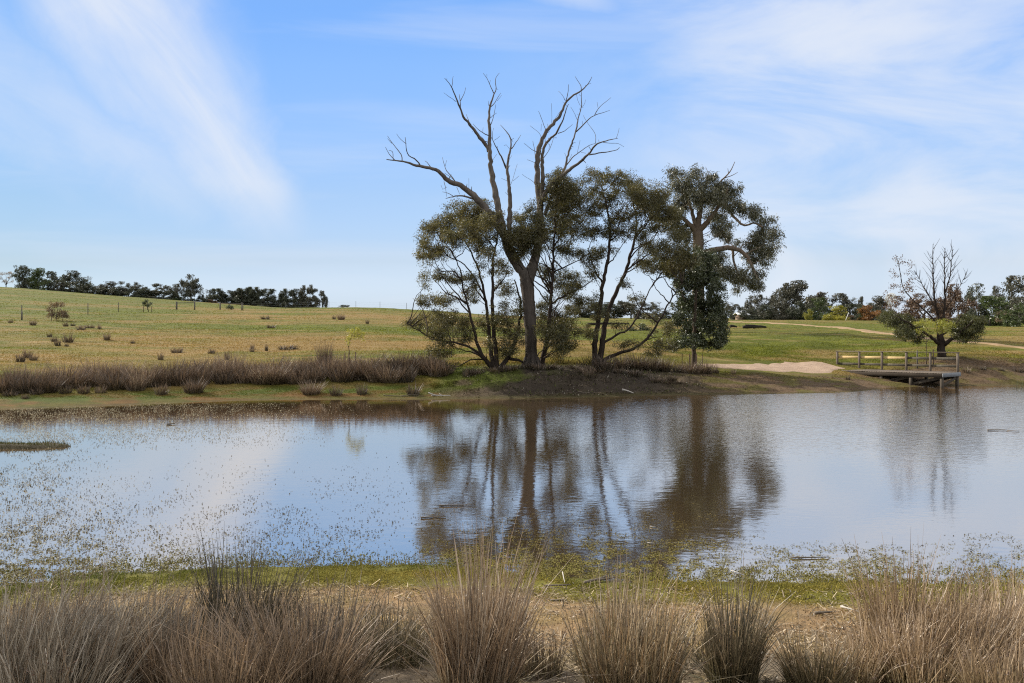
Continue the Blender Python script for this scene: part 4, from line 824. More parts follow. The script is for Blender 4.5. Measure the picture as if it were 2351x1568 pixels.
def blades(n, h, r0, spread, r, width, lean=(0, 0), droop=.25, lv=5, hvar=.60, stray=.09, seeds=.12):
    """rush stems: thin bowed ribbons standing in a tuft of radius r0"""
    a = r.random(n) * 2 * math.pi; q = np.sqrt(r.random(n))
    bx = np.cos(a) * q * r0; by = np.sin(a) * q * r0
    out = spread * (.25 + .75 * q) * (.4 + 1.0 * r.random(n)); az = a + r.normal(size=n) * .7
    st = r.random(n) < stray
    out = np.where(st, .6 + .75 * r.random(n), out)
    sub = np.floor(a / (2 * math.pi) * 5 + q * 2).astype(int) % 7; su = r.normal(size=(7, 2)) * .10; sl = .8 + .35 * r.random(7)
    L = h * (1 - hvar + hvar * 1.3 * r.random(n) ** 1.1) * np.where(st, .8, 1) * (1 - .30 * q * r.random(n)) * sl[sub]
    dx = np.sin(out) * np.cos(az) + lean[0] * (.5 + r.random(n)) + su[sub, 0]; dy = np.sin(out) * np.sin(az) + lean[1] * (.5 + r.random(n)) + su[sub, 1]; dz = np.cos(out)
    m = np.sqrt(dx ** 2 + dy ** 2 + dz ** 2); dx, dy, dz = dx / m, dy / m, dz / m
    t = np.linspace(0, 1, lv)
    dr = droop * (r.random(n) ** 2) * L
    px = bx[:, None] + dx[:, None] * L[:, None] * t + (np.cos(az) * dr)[:, None] * t ** 2.2
    py = by[:, None] + dy[:, None] * L[:, None] * t + (np.sin(az) * dr)[:, None] * t ** 2.2
    pz = dz[:, None] * L[:, None] * t - (.55 * dr)[:, None] * t ** 2.4
    kink = (r.random(n) < .10)
    pz = np.where(kink[:, None] & (t > .7), pz - (t - .7) * L[:, None] * .9, pz)
    ww = width * (.6 + .8 * r.random(n))[:, None] * np.array([.9, 1, .85, .6, .18] if lv == 5 else [1, .8, .2]) * .5
    ra = r.random(n) * math.pi
    cx, cy = np.cos(ra)[:, None] * ww, np.sin(ra)[:, None] * ww
    P = np.stack([np.stack([px - cx, py - cy, pz], -1), np.stack([px + cx, py + cy, pz], -1)], 2)   # n, lv, 2, 3
    V = P.reshape(-1, 3); i = np.arange(n)[:, None] * lv * 2 + np.arange(lv - 1)[None] * 2
    Fq = np.stack([i, i + 1, i + 3, i + 2], -1).reshape(-1, 4)
    k = r.random(n) < seeds; S = None
    if k.any():
        j = lv - 2
        c = np.stack([px[k, j], py[k, j], pz[k, j]], 1); c = c + (np.stack([px[k, j + 1], py[k, j + 1], pz[k, j + 1]], 1) - c) * .3
        S = leaves(c, .012, 4, (.020, .008), r, 0, 1)
    return V, Fq, S
def tussock(name, base, me_v, label, group, rz, sc, mat=None, cat='rush tussock', tilt=0.0):
    o = bpy.data.objects.new(name, me_v[0]); COL.objects.link(o)
    o.location = [float(v) for v in base]; o.rotation_euler = (0, tilt, rz); o.scale = sc
    tag(o, label, cat, group)
    return o
def rush_mesh(tagn, n, h, r0, spread, seed, width, mat, **kw):
    r = np.random.default_rng(seed); V, Fq, S = blades(n, h, r0, spread, r, width, **kw)
    if S is None: return (mesh_np('rush_stems', V, Fq, mat),)
    me = mesh_np('rush_stems', np.vstack([V, S[0]]), np.vstack([Fq, S[1] + len(V)]), mat); me.materials.append(M_SEED)
    mi = np.zeros(len(Fq) + len(S[1]), np.int32); mi[len(Fq):] = 1; me.polygons.foreach_set('material_index', mi)
    return (me,)

# ----- the big clumps on the near bank: (bearing, D, height, radius, stems, spread, lean, mat, label)
FG = [
    (40, 7.0, 1.15, .34, 2300, .33, (.22, 0), 0, 'tall grey-brown rush tussock cut by the lower left corner, leaning right'),
    (215, 7.3, 1.02, .32, 2000, .40, (.14, 0), 0, 'broad grey rush tussock between the corner clump and the russet fan, stems crossing'),
    (395, 7.1, .92, .30, 1700, .36, (.05, 0), 0, 'shorter russet rush tussock leaning little, left of the wide fan-shaped clump'),
    (700, 7.0, 1.02, .36, 2900, .55, (.10, 0), 0, 'wide fan-shaped russet rush tussock splaying far out to its right'),
    (560, 8.7, 1.28, .36, 1700, .20, (0, 0), 0, 'tall thin rush tussock standing behind the wide fan-shaped clump'),
    (350, 8.5, .85, .34, 1100, .25, (.02, 0), 0, 'low sparse rush tussock behind the grey clumps at the left'),
    (905, 8.5, .72, .28, 950, .38, (.05, 0), 0, 'small dark rush tussock over a bare gap, right of the wide fan-shaped clump'),
    (1095, 7.2, 1.32, .28, 2600, .20, (.04, 0), 0, 'tallest reddish upright rush tussock near the middle of the near bank'),
    (1120, 8.3, 1.12, .22, 700, .14, (.02, 0), 0, 'faint thin green-tipped rushes standing just behind the tallest reddish tussock'),
    (1235, 8.0, .62, .20, 420, .35, (0, 0), 0, 'tiny straggly rush tuft beside the tallest reddish tussock'),
    (1450, 7.2, 1.02, .34, 2300, .26, (.05, 0), 0, 'broad brown rush tussock with many dark seed heads, middle right of the near bank'),
    (1400, 8.4, .8, .3, 550, .22, (0, 0), 0, 'thin rushes showing above the broad seed-headed tussock'),
    (1680, 7.75, .98, .20, 1500, .27, (.02, 0), 0, 'vase-shaped dark green-brown rush tussock standing alone on bare earth'),
    (1870, 7.55, .60, .20, 900, .42, (.03, 0), 0, 'small low rush tussock between the vase-shaped clump and the straw mass'),
    (1955, 7.7, .55, .18, 650, .50, (.05, 0), 1, 'small pale tuft beside the foot of the straw-coloured rush mass'),
    (2080, 8.5, 1.22, .34, 2000, .20, (.02, 0), 1, 'tall straw-coloured rush tussock whose tips stand against the water at the right'),
    (2040, 7.9, .78, .30, 1200, .40, (.12, 0), 1, 'straw-coloured rush tussock in front of the tall pale one'),
    (2130, 7.5, .72, .30, 1300, .45, (.18, 0), 1, 'low wind-bent straw tussock filling the front of the pale mass'),
    (2250, 7.7, .98, .36, 2400, .36, (.34, 0), 1, 'thick pale tussock swept over to the right with a silvery sheen'),
    (2345, 8.3, .95, .36, 1800, .30, (.20, 0), 1, 'pale rush tussock cut by the right edge above the swept silvery one'),
    (2320, 6.8, .62, .30, 1300, .40, (.10, 0), 1, 'low yellow tussock in the lower right corner'),
    (2190, 9.0, .88, .30, 700, .18, (.05, 0), 1, 'loose straw rushes with dark seed heads behind the swept silvery tussock'),
    (2300, 9.3, .92, .34, 500, .16, (.03, 0), 1, 'sparse seed-headed rushes against the water near the right edge'),
    (130, 8.6, 1.05, .40, 650, .16, (.02, 0), 0, 'sparse tall reddish stems standing behind the lower left corner clump'),
    (1560, 8.6, .7, .3, 260, .22, (0, 0), 0, 'a few loose stems on the bare earth left of the vase-shaped tussock'),
    (1000, 9.2, .62, .36, 260, .2, (0, 0), 0, 'short scattered stems on the tan mud left of the tallest tussock'),
    (760, 9.0, .82, .4, 700, .2, (.03, 0), 0, 'thin grey rushes on the mud behind the right of the fan-shaped clump'),
    (480, 7.6, .8, .25, 900, .45, (0, 0), 0, 'dark low rush tussock in the gap left of the wide fan-shaped clump'),
    (130, 6.6, .95, .36, 1500, .30, (.2, 0), 0, 'grey rush tussock along the bottom edge between the two leftmost clumps'),
    (520, 6.5, .85, .36, 1500, .34, (.08, 0), 0, 'russet rush tussock along the bottom edge left of the fan-shaped clump'),
    (300, 7.9, 1.0, .40, 1300, .24, (.06, 0), 0, 'loose grey-brown rushes filling the gap behind the two grey clumps'),
    (-60, 7.6, 1.1, .35, 1200, .3, (.15, 0), 0, 'tall brown rush tussock mostly outside the left edge'),
]
for i, (vx, D, h, r0, n, sp, ln, mt, lab) in enumerate(FG):
    b = G(vx, D) - np.array([0, 0, .03])
    mv = rush_mesh('', int(n * .54), h * .92, r0 * 1.05, sp * .85, 300 + i, .0088, M_RUSH_PALE if mt else (M_RUSH_GREY if 'grey' in lab else M_RUSH_RUST if ('russet' in lab or 'reddish' in lab) else M_RUSH_DARK if (('dark' in lab and 'broad' not in lab) or 'sparse' in lab or 'thin' in lab) else M_RUSH), lean=ln, droop=.32, seeds=.22 if 'seed' in lab or mt else .10)
    tussock('rush_tussock', b, mv, lab, 'rush tussocks on the near bank', 0, (1, 1, 1))

# ----- far shore band and paddock tufts share a few meshes
FAR = [rush_mesh('', 420, 1.0, .42, .42, 500 + i, .020, M_RUSH_FAR, droop=.3, lv=3, seeds=0, stray=.02) for i in range(6)]
FARS = [rush_mesh('', 160, .6, .28, .42, 520 + i, .022, M_RUSH_FAR, droop=.25, lv=3, seeds=0) for i in range(4)]
r = np.random.default_rng(61)
band_label = 'brown rush tussock in the dense band along the far left shore'
k = 0
for row, (off, hh, gap) in enumerate([(3.7, .95, .78), (4.5, 1.1, .70), (5.3, 1.1, .80)]):
    x = X(-20, 38.5)
    while True:
        D = 40.0
        for _ in range(3): D = float(far_shore(bearing(np.array([x]), np.array([D])))[0]) + off + .35 * math.sin(x * 1.3 + row)
        vx = CX + F * x / D
        if vx > 1012: break
        if row == 0 and (r.random() < .35 or 560 < vx < 600): x += gap; continue
        sc = hh * (.8 + .35 * r.random()); wsc = .9 + .5 * r.random()
        Dj = D + r.normal() * .22
        z = H(x, Dj)
        tussock('rush_tussock', (x, Dj, z - .03), FAR[k % 6], band_label, 'rushes in the far shore band', r.random() * 6.28, (wsc, wsc, sc)); k += 1
        x += gap * (.8 + .5 * r.random())
SINGLE = [  # stand-alone tufts: bearing, y of the foot, D, height, width scale, label
    (c1(1330, 1280), 39.9, .62, .8, 'low dark rush tuft on the strip before the band, below its gap'), (c1(1600, 1258), 40.6, .85, .9, 'rounded rush tussock standing forward of the band with a clear shadow'), (c1(540, 1298), 39.4, .45, .8, 'small dark hummock of rush on the grass strip, left part'),
    (c1(690, 1298), 39.6, .5, .9, 'dark hummock of rush beside the small one on the strip'), (c1(830, 1296), 39.8, .42, .8, 'third dark hummock of rush along the strip'), (c1(80, 1312), 38.4, .32, .9, 'flat dark rush hummock near the left edge of the strip'),
    (c1(300, 1310), 38.9, .32, .8, 'flat rush hummock on the strip, second from the left'), (c1(205, 1352), 37.9, .28, .5, 'tiny dark tuft alone on the brown strip near the water'), (c2(690, 1235), 40.9, .72, .9, 'round rush tussock pulled forward below the staked willow sapling'), (c2(910, 1250), 40.7, .6, .8, 'dark tussock with fanning stems in front of the band, right of centre'),
    (c2(1145, 1240), 40.9, .55, .8, 'low tussock at the front of the band right of the sapling'), (c2(1600, 1245), 40.8, .62, 1.0, 'pale splayed tussock at the right end of the band'), (c1(1870, 1065), 49, .95, .55, 'upright reddish tuft above the band in the golden grass'), (c1(1325, 1055), 49, .85, .7, 'dark upright tuft above the band, left of the reddish one'),
    (c2(805, 1070), 46.5, 1.6, .75, 'tall loose rush clump left of the willow stakes'), (c1(170, 1080), 48, .9, 1.1, 'dark brown rush clump above the band near the left edge'), (c1(230, 1040), 50, .9, 1.0, 'rush clump just behind the dark one near the left edge'), (c1(275, 1060), 49, .7, .8, 'small rush tuft at the right of the left edge pair'),
    (c1(560, 900), 60, 1.1, 1.5, 'broad brown rush clump in the middle of the left paddock'), (c1(475, 935), 57.5, .8, .9, 'dark rush tuft below the broad paddock clump'), (c1(445, 895), 60, .7, .9, 'rush tuft left of the broad paddock clump'), (c1(880, 880), 62, .95, 1.0, 'lone dark rush tuft right of the broad paddock clump'),
    (c1(550, 945), 57, .4, .6, 'tiny tuft right below the broad paddock clump'), (c1(410, 850), 64, .6, .8, 'small tuft up the slope left of the broad paddock clump'), (c1(670, 800), 72, .75, 1.5, 'dark low rush patch right of the staked autumn tree'), (c1(740, 780), 75, .65, 1.6, 'grey rush patch right of the dark one'), (c1(820, 785), 74, .8, .7, 'small dark tuft closing the row of patches'),
    (c1(270, 768), 77, .9, 1.3, 'low rush patch left of the staked autumn tree'), (c1(540, 770), 76.5, .8, 1.0, 'rush tuft against the right stake of the autumn tree'), (c1(88, 755), 80, .7, .8, 'round tuft beside the short post'), (c1(600, 765), 77.5, .5, .9, 'faint tuft between stake and dark patch'),
    (c1(1460, 980), 54, .7, 1.5, 'wide low pinkish tuft in the golden grass'), (c1(1745, 1005), 52.5, .55, .9, 'faint dry tuft left of the upright reddish one'), (c1(2080, 965), 55.5, .7, .5, 'thin upright dry tuft high in the golden grass'), (c1(1095, 910), 60, .45, .7, 'tiny tuft below the pale strip of grass'),
    (c2(280, 620), 100, .9, 2.2, 'wide grey tuft high on the slope below the wood'), (c2(958, 628), 98, 1.2, 1.1, 'round grey tuft near the crest'), (c2(893, 615), 101, .9, .9, 'smaller tuft left of the round grey one near the crest'), (c2(1190, 660), 88, .9, .7, 'small dark tuft on the slope right of the crest'), (c2(330, 698), 80, .6, 1.6, 'thin flat tuft in the middle of the slope'),
    (c2(480, 890), 56, .5, 2.6, 'long low grey tuft above the band'), (c2(290, 900), 55, .85, .45, 'thin dry stems left of the long low tuft'), (c2(160, 915), 54, .6, .6, 'faint dry tuft at the foot of the golden slope'),
    (c5(330, 1470), 46.3, 1.05, 1.1, 'dark rush tussock under the long low wattle limb'), (c5(420, 1480), 46.3, .95, 1.0, 'rush tussock right of the dark one under the limb'), (c5(490, 1485), 46.4, .8, .9, 'low rush tussock right of the pair on the bank'), (c5(660, 1490), 46.6, .7, 1.1, 'greyish rush tussock below the staked evergreen'), (c5(760, 1480), 46.9, .75, .8, 'thin rush tussock at the edge of the clay path'), (c5(825, 1470), 47.2, .7, .7, 'rush tuft on the clay path\'s near edge'), (c5(935, 1468), 47.6, .55, .6, 'leaning red-brown rush tuft farthest right on the clay edge'), (c5(580, 1475), 46.5, .55, .7, 'small rush tuft between the bank tussocks'),
    (c5(235, 1440), 46.0, 1.0, .8, 'pale grassy tussock at the foot of the two-stemmed wattle'), (c5(120, 1500), 43.6, .9, 1.0, 'drooping grassy tussock on the dark mound face'), (c5(20, 1530), 42.9, .55, .8, 'pale drooping tuft low on the mound face'), (c4(510, 1350), 43.0, .5, 1.0, 'short grass tuft on the green shoulder of the mound'),
    (c6(1910, 1200), 49.6, .55, .9, 'grey grass tuft on the bank right of the jetty'), (c6(2040, 1200), 50.0, .4, .8, 'low tuft on the bank further right of the jetty'), (c6(2180, 1205), 50.2, .35, .8, 'low tuft on the bank near the right edge'), (c6(2310, 1205), 50.4, .5, 1.3, 'wide reddish tuft on the bank at the right edge'), (c6(1005, 1205), 47.6, .5, .5, 'green tuft beside the clay path under the jetty ramp'),
]
for i, (q, D, h, w, lab) in enumerate(SINGLE):
    x = X(q[0], D); src = FAR[i % 6] if h > .65 else FARS[i % 4]
    if D > 47: h *= .68; w *= .72; src = FAR[i % 6] if h > .8 else FARS[i % 4]
    hs = h if src in FAR else h / .6
    tussock('rush_tussock', (x, D, H(x, D) - .02), src, lab, None, r.random() * 6.28, (w, w, hs))
# emergent reeds in the water by the right edge
for q, lab in ((c6(2300, 1340), 'thin green reed stems standing in the water, left of two'), (c6(2338, 1360), 'thin green reed stems standing in the water, at the right edge')):
    mv = rush_mesh('', 14, .9, .12, .18, 77, .014, M_DENSE, lv=3, seeds=0)
    tussock('reed', (X(q[0], 46.0), 46.0, -.1), mv, lab, None, 0, (1, 1, 1), cat='reeds')

# ----------------------------------------------------------------- grass, pondweed, litter (uncountable)
def ground_scatter(vx, vy, r):
    """points of the ground seen at the given bearings and dips"""
    out_x = np.zeros(len(vx)); D = np.full(len(vx), 14.0); done = np.zeros(len(vx), bool); best = np.zeros(len(vx))
    Ds = np.concatenate([np.linspace(34, 60, 261), 60 * (260 / 60) ** np.linspace(0, 1, 240)])
    for Dk in Ds:
        z = HC - (vy - HY) * Dk / F
        hit = (~done) & (hbase((vx - CX) / F * Dk, np.full(len(vx), Dk)) >= z)
        best[hit] = Dk; done |= hit
    return best, done
r = np.random.default_rng(71)
n = 440000
vx = r.random(n) * 3800 - 800; vy = 655 + 260 * r.random(n) ** .8
D, ok = ground_scatter(vx, vy, r)
D = D + r.normal(size=n) * .002 * D
x = (vx - CX) / F * D
px = bearing(x, D); sf = D - far_shore(px)
clay = (np.abs(D - 50.6) < 2.2) & (px > 1590) & (px < 1910)
mud = (sf < np.where(px > 1550, 3.4, 1.0)) & (r.random(n) < np.where(px > 1550, np.clip(1.35 - 1.5 * fbm(x * .7, D * 1.1 + 60, 3), .2, 1), .75))
moundbare = (px > 1100) & (px < 1580) & (sf < 4.2) & (r.random(n) < .9)
TRK = np.array([(1560, 142), (1690, 128), (1800, 108), (1900, 94), (1980, 82), (2060, 72), (2140, 65), (2230, 61), (2350, 58), (2600, 55), (2900, 53)])
trk = (px > 1550) & (np.abs(D - np.interp(px, TRK[:, 0], TRK[:, 1])) < np.interp(px, TRK[:, 0], [4.2, 4.5, 4.0, 3.4, 2.8, 2.4, 2.1, 1.9, 1.7, 1.6, 1.6]))
ok &= (D < 240) & (sf > .15) & ~clay & ~mud & ~moundbare & ~trk
x, D, px, sf = x[ok], D[ok], px[ok], sf[ok]; n = len(x)
z = height(x, D)
gcol = ground_colour(x, D) * (.92 + .28 * r.random((n, 1)))
tall = np.clip(fbm(x * .12, D * .2 + 3, 3) * 1.6 - .35, .15, 1)
hgt_ = np.where(sf > 8, .34, .5) * (.035 + .10 * tall * sstep(3, 6, sf) + .02 * r.random(n)) * (D / 45) ** .45 * np.where((px > 1000) & (D > 58), .75, 1) * np.where((px > 985) & (px < 1420) & (sf < 7), 1.2 + 7 * sstep(.52, .75, fbm(x * 1.4 + 11, D * 1.4, 3)), 1)
wid = .030 * (D / 45) * (.6 + .8 * r.random(n))
a = r.random(n) * 6.28; la = r.random(n) * 6.28; le = hgt_ * (.25 + .8 * r.random(n))
bx, by = np.cos(a) * wid, np.sin(a) * wid
V = np.stack([np.stack([x - bx, D - by, z - .01], 1), np.stack([x + bx, D + by, z - .01], 1), np.stack([x + np.cos(la) * le, D + np.sin(la) * le, z + hgt_], 1)], 1).reshape(-1, 3)
k_ = 7000; xs_ = -17 + 5.5 * r.random(k_); ys_ = 23.2 + 4.6 * r.random(k_); zs_ = height(xs_, ys_); ks_ = zs_ > .0
xs_, ys_, zs_ = xs_[ks_], ys_[ks_], zs_[ks_]; k_ = len(xs_); a_ = r.random(k_) * 6.28; h_ = .03 + .07 * r.random(k_)
V = np.vstack([V, np.stack([np.stack([xs_ - .008, ys_, zs_], 1), np.stack([xs_ + .008, ys_, zs_], 1), np.stack([xs_ + np.cos(a_) * .04, ys_ + np.sin(a_) * .04, zs_ + h_], 1)], 1).reshape(-1, 3)])
gcol = np.vstack([gcol, np.array([.085, .082, .03]) * (.6 + .8 * r.random((k_, 1)))]); n += k_
M_GRASS = tone_mat('paddock_grass', .85, 1.2, .35)
o = link('grass', mesh_np('grass', V, np.arange(3 * n).reshape(-1, 3), M_GRASS, False, np.repeat(gcol, 3, 0))); tag(o, 'short green and gold pasture grass over the far paddocks and banks', 'grass', None, 'stuff')

n = 9000
vx = 1060 + 560 * r.random(n); D = 40.6 + 5.2 * r.random(n); x = (vx - CX) / F * D; sf = D - far_shore(vx); ok = (sf > .15) & (sf < 4.4) & (r.random(n) < np.clip(fbm(x * .9, D * 1.4, 3) * 2.6 - .7, .05, 1))
x, D = x[ok], D[ok]; n = len(x); z = height(x, D)
V, f = leaves(np.stack([x, D, z + .01], 1), .02, 1, (.13, .035), r, -.2, .6)
c0 = np.array([.09, .07, .048]) * (.3 + 1.5 * r.random((n, 1))); c0 = np.where(r.random((n, 1)) < .10, np.array([.26, .23, .18]), c0); c0 = np.where(r.random((n, 1)) < .3, np.array([.07, .08, .022]), c0)
o = link('leaf_litter', mesh_np('leaf_litter', V, f, tone_mat('mound_litter', .7, 1.3, .1), False, np.repeat(c0, 4, 0))); tag(o, 'twigs, bark and leaf litter strewn over the dark mound face', 'litter', None, 'stuff')
for i in range(22):
    vx_ = 1070 + 24 * i + 10 * r.normal(); D_ = 42.9 + .5 * r.random() + (vx_ - 1100) * .0016; x_ = X(vx_, D_); q_ = .5 + .6 * r.random()
    tussock('grass_tuft', (x_, D_, H(x_, D_) - .02), FARS[i % 4], 'short dry grass tuft on the lip of the mound', 'grass tufts on the mound lip', r.random() * 6.28, (q_ * 1.1, q_ * 1.1, q_ * .62), cat='grass tuft')
# near shore: mossy pond weed carpet, straw litter
n = 190000
x = (r.random(n) - .5) * 20; px0 = bearing(x, np.full(n, 12.5)); ns = near_shore(px0)
s = r.normal(size=n) * .55 - .35 + .5 * (fbm(x * .6, x * 0 + 2, 3) - .5)
y = ns + s; z = np.maximum(height(x, y), -.01)
cl = fbm(x * 3, y * 3, 3); keep = (r.random(n) < np.clip(cl * 2.4 - .7, 0, 1)) & (s < .8)
x, y, z, s = x[keep], y[keep], z[keep], s[keep]; n = len(x)
c0 = lerp(np.broadcast_to(np.array([.11, .12, .025]), (n, 3)), np.array([.26, .205, .05]), np.clip(fbm(x * .8 + 20, y * 1.5, 3) * 2 - .5 + .3 * sstep(.2, -.8, s), 0, 1)) * (.6 + .8 * r.random((n, 1)))
c0 = lerp(c0, np.array([.07, .10, .02]), sstep(-1.0, -3.6, x) * .55)
V, f = leaves(np.stack([x, y, z + .005], 1), .012, 1, (.024, .014), r, -.3, .5)
o = link('moss', mesh_np('moss', V, f, tone_mat('bank_moss', .7, 1.3, .25), False, np.repeat(c0, 4, 0))); tag(o, 'yellow-green mossy weed fringing the near water edge', 'moss', None, 'stuff')
n = 52000
x = (r.random(n) - .5) * 17; y = 5.6 + r.random(n) ** .8 * 6.4
keep = r.random(n) < np.clip(fbm(x * 1.2 + 7, y * 1.2, 3) * 2.6 - .75, .05, 1) * np.where(y > 10, .45, 1)
x, y = x[keep], y[keep]; n = len(x); z = height(x, y)
L = .03 + .16 * r.random(n) ** 2.5; a = r.random(n) * 6.28; e = r.normal(size=n) * .25
d = np.stack([np.cos(a) * np.cos(e), np.sin(a) * np.cos(e), np.abs(np.sin(e))], 1) * L[:, None]; w = np.stack([-np.sin(a), np.cos(a), np.zeros(n)], 1) * (.003 + .004 * r.random(n))[:, None]
p = np.stack([x, y, z + .008], 1)
V = np.stack([p - w, p + w, p + d + w, p + d - w], 1).reshape(-1, 3)
c0 = np.array([.36, .29, .20]) * (.12 + 1.25 * r.random((n, 1)) ** 1.3)
o = link('straw_litter', mesh_np('straw_litter', V, np.arange(4 * n).reshape(-1, 4), tone_mat('straw', .7, 1.3, .15), False, np.repeat(c0, 4, 0))); tag(o, 'broken rush straw littering the near bank', 'litter', None, 'stuff')
# short dead turf on the near mud
n = 90000
x = (r.random(n) - .5) * 19; y = 6 + r.random(n) * 6.2
keep = r.random(n) < np.clip(fbm(x * 1.6 + 3, y * 2.2, 3) * 2.4 - .75, 0, 1)
x, y = x[keep], y[keep]; n = len(x); z = height(x, y); c0 = ground_colour(x, y) * (.6 + .9 * r.random((n, 1)))
c0 = np.where(r.random((n, 1)) < .06, np.array([.55, .50, .43]), c0); c0 = np.where(r.random((n, 1)) < .18, c0 * .3, c0)
V, f = leaves(np.stack([x, y, z + .004], 1), .010, 1, (.034, .014), r, -.3, .5)
o = link('dry_turf', mesh_np('dry_turf', V, f, tone_mat('dry_turf_blade', .7, 1.3, .15), False, np.repeat(c0, 4, 0))); tag(o, 'short dry turf and crumbs on the tan near mud', 'turf', None, 'stuff')

# pond weed: specks standing in the shallow water at the left, floating mats towards the middle
n = 520000
vx = r.random(n) * 2500 - 100; vy = 925 + (1345 - 925) * r.random(n)
D = HC * F / (vy - HY); x = (vx - CX) / F * D
q1 = fbm(vx * .012, vy * .035, 4); q2 = fbm(vx * .035 + 9, vy * .09, 3)
edge = near_shore(vx) - D       # negative: out in the water
dn = np.zeros(n)
left = 1 - sstep(820, 990, vx + 60 * (q2 - .5))
dn += left * sstep(1020, 1200, vy) * np.clip(q1 * 2.6 - .95, .02, 1) * .17
dn += left * sstep(1130, 1270, vy) * np.clip(q2 * 3.0 - 1.0, 0, 1) * .16
dn += (1 - sstep(480, 900, vx)) * (1 - sstep(985, 1040, vy)) * np.clip(q2 * 3 - .6, 0, 1) * .75
dn += (1 - sstep(40, 300, vx)) * sstep(960, 1010, vy) * np.clip(q2 * 3 - 1.1, 0, 1) * .35
mid = sstep(940, 1010, vx + 60 * (q2 - .5)) * (1 - sstep(1640, 1760, vx + 120 * (q1 - .5)))
dn += mid * sstep(1130, 1300, vy) * np.clip(q2 * 4.2 - 1.65, 0, 1) * .6
dn += sstep(1262, 1325, vy) * np.clip(q2 * 3.2 - .9, 0, 1) * (.6 - .35 * sstep(1700, 1800, vx))
dn += sstep(1240, 1275, vy) * sstep(1700, 1800, vx) * (1 - sstep(2020, 2150, vx)) * np.clip(q2 * 3.4 - 1.1, 0, 1) * .5
dn += sstep(1215, 1260, vy) * sstep(2120, 2250, vx) * np.clip(q2 * 3.4 - 1.3, 0, 1) * .3
keep = (r.random(n) < dn * np.where(vx < 960, .62 + .5 * (1 - sstep(150, 650, vx)), .8)) & (hbase(x, D) < .02)
x, D, vx, vy = x[keep], D[keep], vx[keep], vy[keep]; n = len(x)
m = (sstep(940, 1010, vx) * r.random(n)) < .35; far_ = 1 - sstep(960, 1050, vy)
c0 = np.array([.11, .085, .035]) * (.35 + 1.0 * r.random((n, 1))); c0 = lerp(c0, np.array([.52, .47, .33]), np.maximum(far_ * .85, (r.random(n) < .42) * (1 - sstep(300, 760, vx)) * .75)); c0 = lerp(c0, np.array([.22, .20, .06]), r.random(n) * sstep(1180, 1300, vy) * .9)  # far left weed paled to imitate glinting; the glint is in the colour
p = np.stack([x, D, np.full(n, .004)], 1)
V1, f1 = leaves(p[m], .004, 1, (.034, .022), r, 0, .1)
V1[:, 2] = .003 + np.abs(V1[:, 2] - .004) * .6
V2, f2 = leaves(p[~m], .03, 3, (.028, .018), r, 0, .05)
V2[:, 2] = .004 + np.abs(V2[:, 2]) * .12
for nm, V, f, cc_, lab in (('pondweed', V1, f1, np.repeat(c0[m], 4, 0), 'dark specks of pond weed standing in the shallow left water'), ('floating_weed', V2, f2, np.repeat(c0[~m] * 1.25, 12, 0), 'floating mats of small-leaved weed over the middle shallows')):
    V[:, 2] = np.maximum(V[:, 2], .002)
    o = link(nm, mesh_np(nm, V, f, tone_mat(nm + '_leaf', .7, 1.4, .15), False, cc_)); tag(o, lab, 'pond weed', None, 'stuff')

# ----------------------------------------------------------------- jetty
JF = np.array([23.9, 47.4]); JA = np.array([-.6, .8]); JN = np.array([.8, .6]); JL, JW = 7.3, 1.8
def jz(t): return .77 - .155 * t / JL                       # deck falls a little towards the shore
def jp(t, w, z): return np.array([*(JF + JA * t - JN * w), z])
jet = thing('jetty', jp(JL / 2, JW / 2, .0), 'weathered timber jetty with a rail on its far side, three rail boards new and pale', 'jetty')
jo_ = np.array(jet.location); AX = np.array([[*JA, -.155 / JL], [*JN, 0], [0, 0, 1]])
M_GREYWOOD = wood_mat('weathered_grey_timber', (.065, .050, .038), (.21, .17, .13))
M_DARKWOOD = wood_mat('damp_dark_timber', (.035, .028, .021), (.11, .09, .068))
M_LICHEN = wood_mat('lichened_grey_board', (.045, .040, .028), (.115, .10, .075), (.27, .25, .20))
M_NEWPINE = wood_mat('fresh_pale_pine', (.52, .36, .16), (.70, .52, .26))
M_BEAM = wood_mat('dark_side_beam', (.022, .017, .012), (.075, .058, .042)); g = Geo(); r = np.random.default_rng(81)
nb = 50
for i in range(nb):
    t = (i + .5) * JL / nb
    g.box(jp(t, JW / 2, jz(t) - .02 + .004 * r.normal()), (JL / nb - .010, JW + .02 * r.normal(), .04), AX, .004)
g.build('deck', M_GREYWOOD, jet, False, jo_)
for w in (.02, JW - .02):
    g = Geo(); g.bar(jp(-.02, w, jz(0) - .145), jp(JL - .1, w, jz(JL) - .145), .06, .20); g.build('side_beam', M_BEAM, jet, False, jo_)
g = Geo(); g.bar(jp(-.06, -.03, jz(0) - .12), jp(-.06, JW + .03, jz(0) - .12), .06, .20); g.build('end_beam', wood_mat('grey_blue_fascia', (.13, .14, .15), (.27, .28, .29)), jet, False, jo_)
RAILT = [JL - .03, JL * .80, JL * .60, JL * .40, JL * .20, .06]
RAILT = []
for vx in (1923, 1973.4, 2025.5, 2081.5, 2136.6, 2199.4):     # rail posts where they stand along the far edge
    k = (vx - CX) / F; RAILT.append((JF[0] - k * JF[1]) / (k * JA[1] - JA[0]))
for i, t in enumerate(RAILT):
    g = Geo(); g.box(jp(t, .07, jz(t) + .44), (.105, .105, 1.16), np.array([[*JA, 0], [*JN, 0], [0, 0, 1]]), .008); g.build('rail_post', M_GREYWOOD, jet, False, jo_)
g = Geo(); g.bar(jp(RAILT[0] + .08, .07, jz(RAILT[0]) + 1.04), jp(RAILT[-1] - .08, .07, jz(RAILT[-1]) + 1.04), .15, .04); g.build('top_rail', M_GREYWOOD, jet, False, jo_)
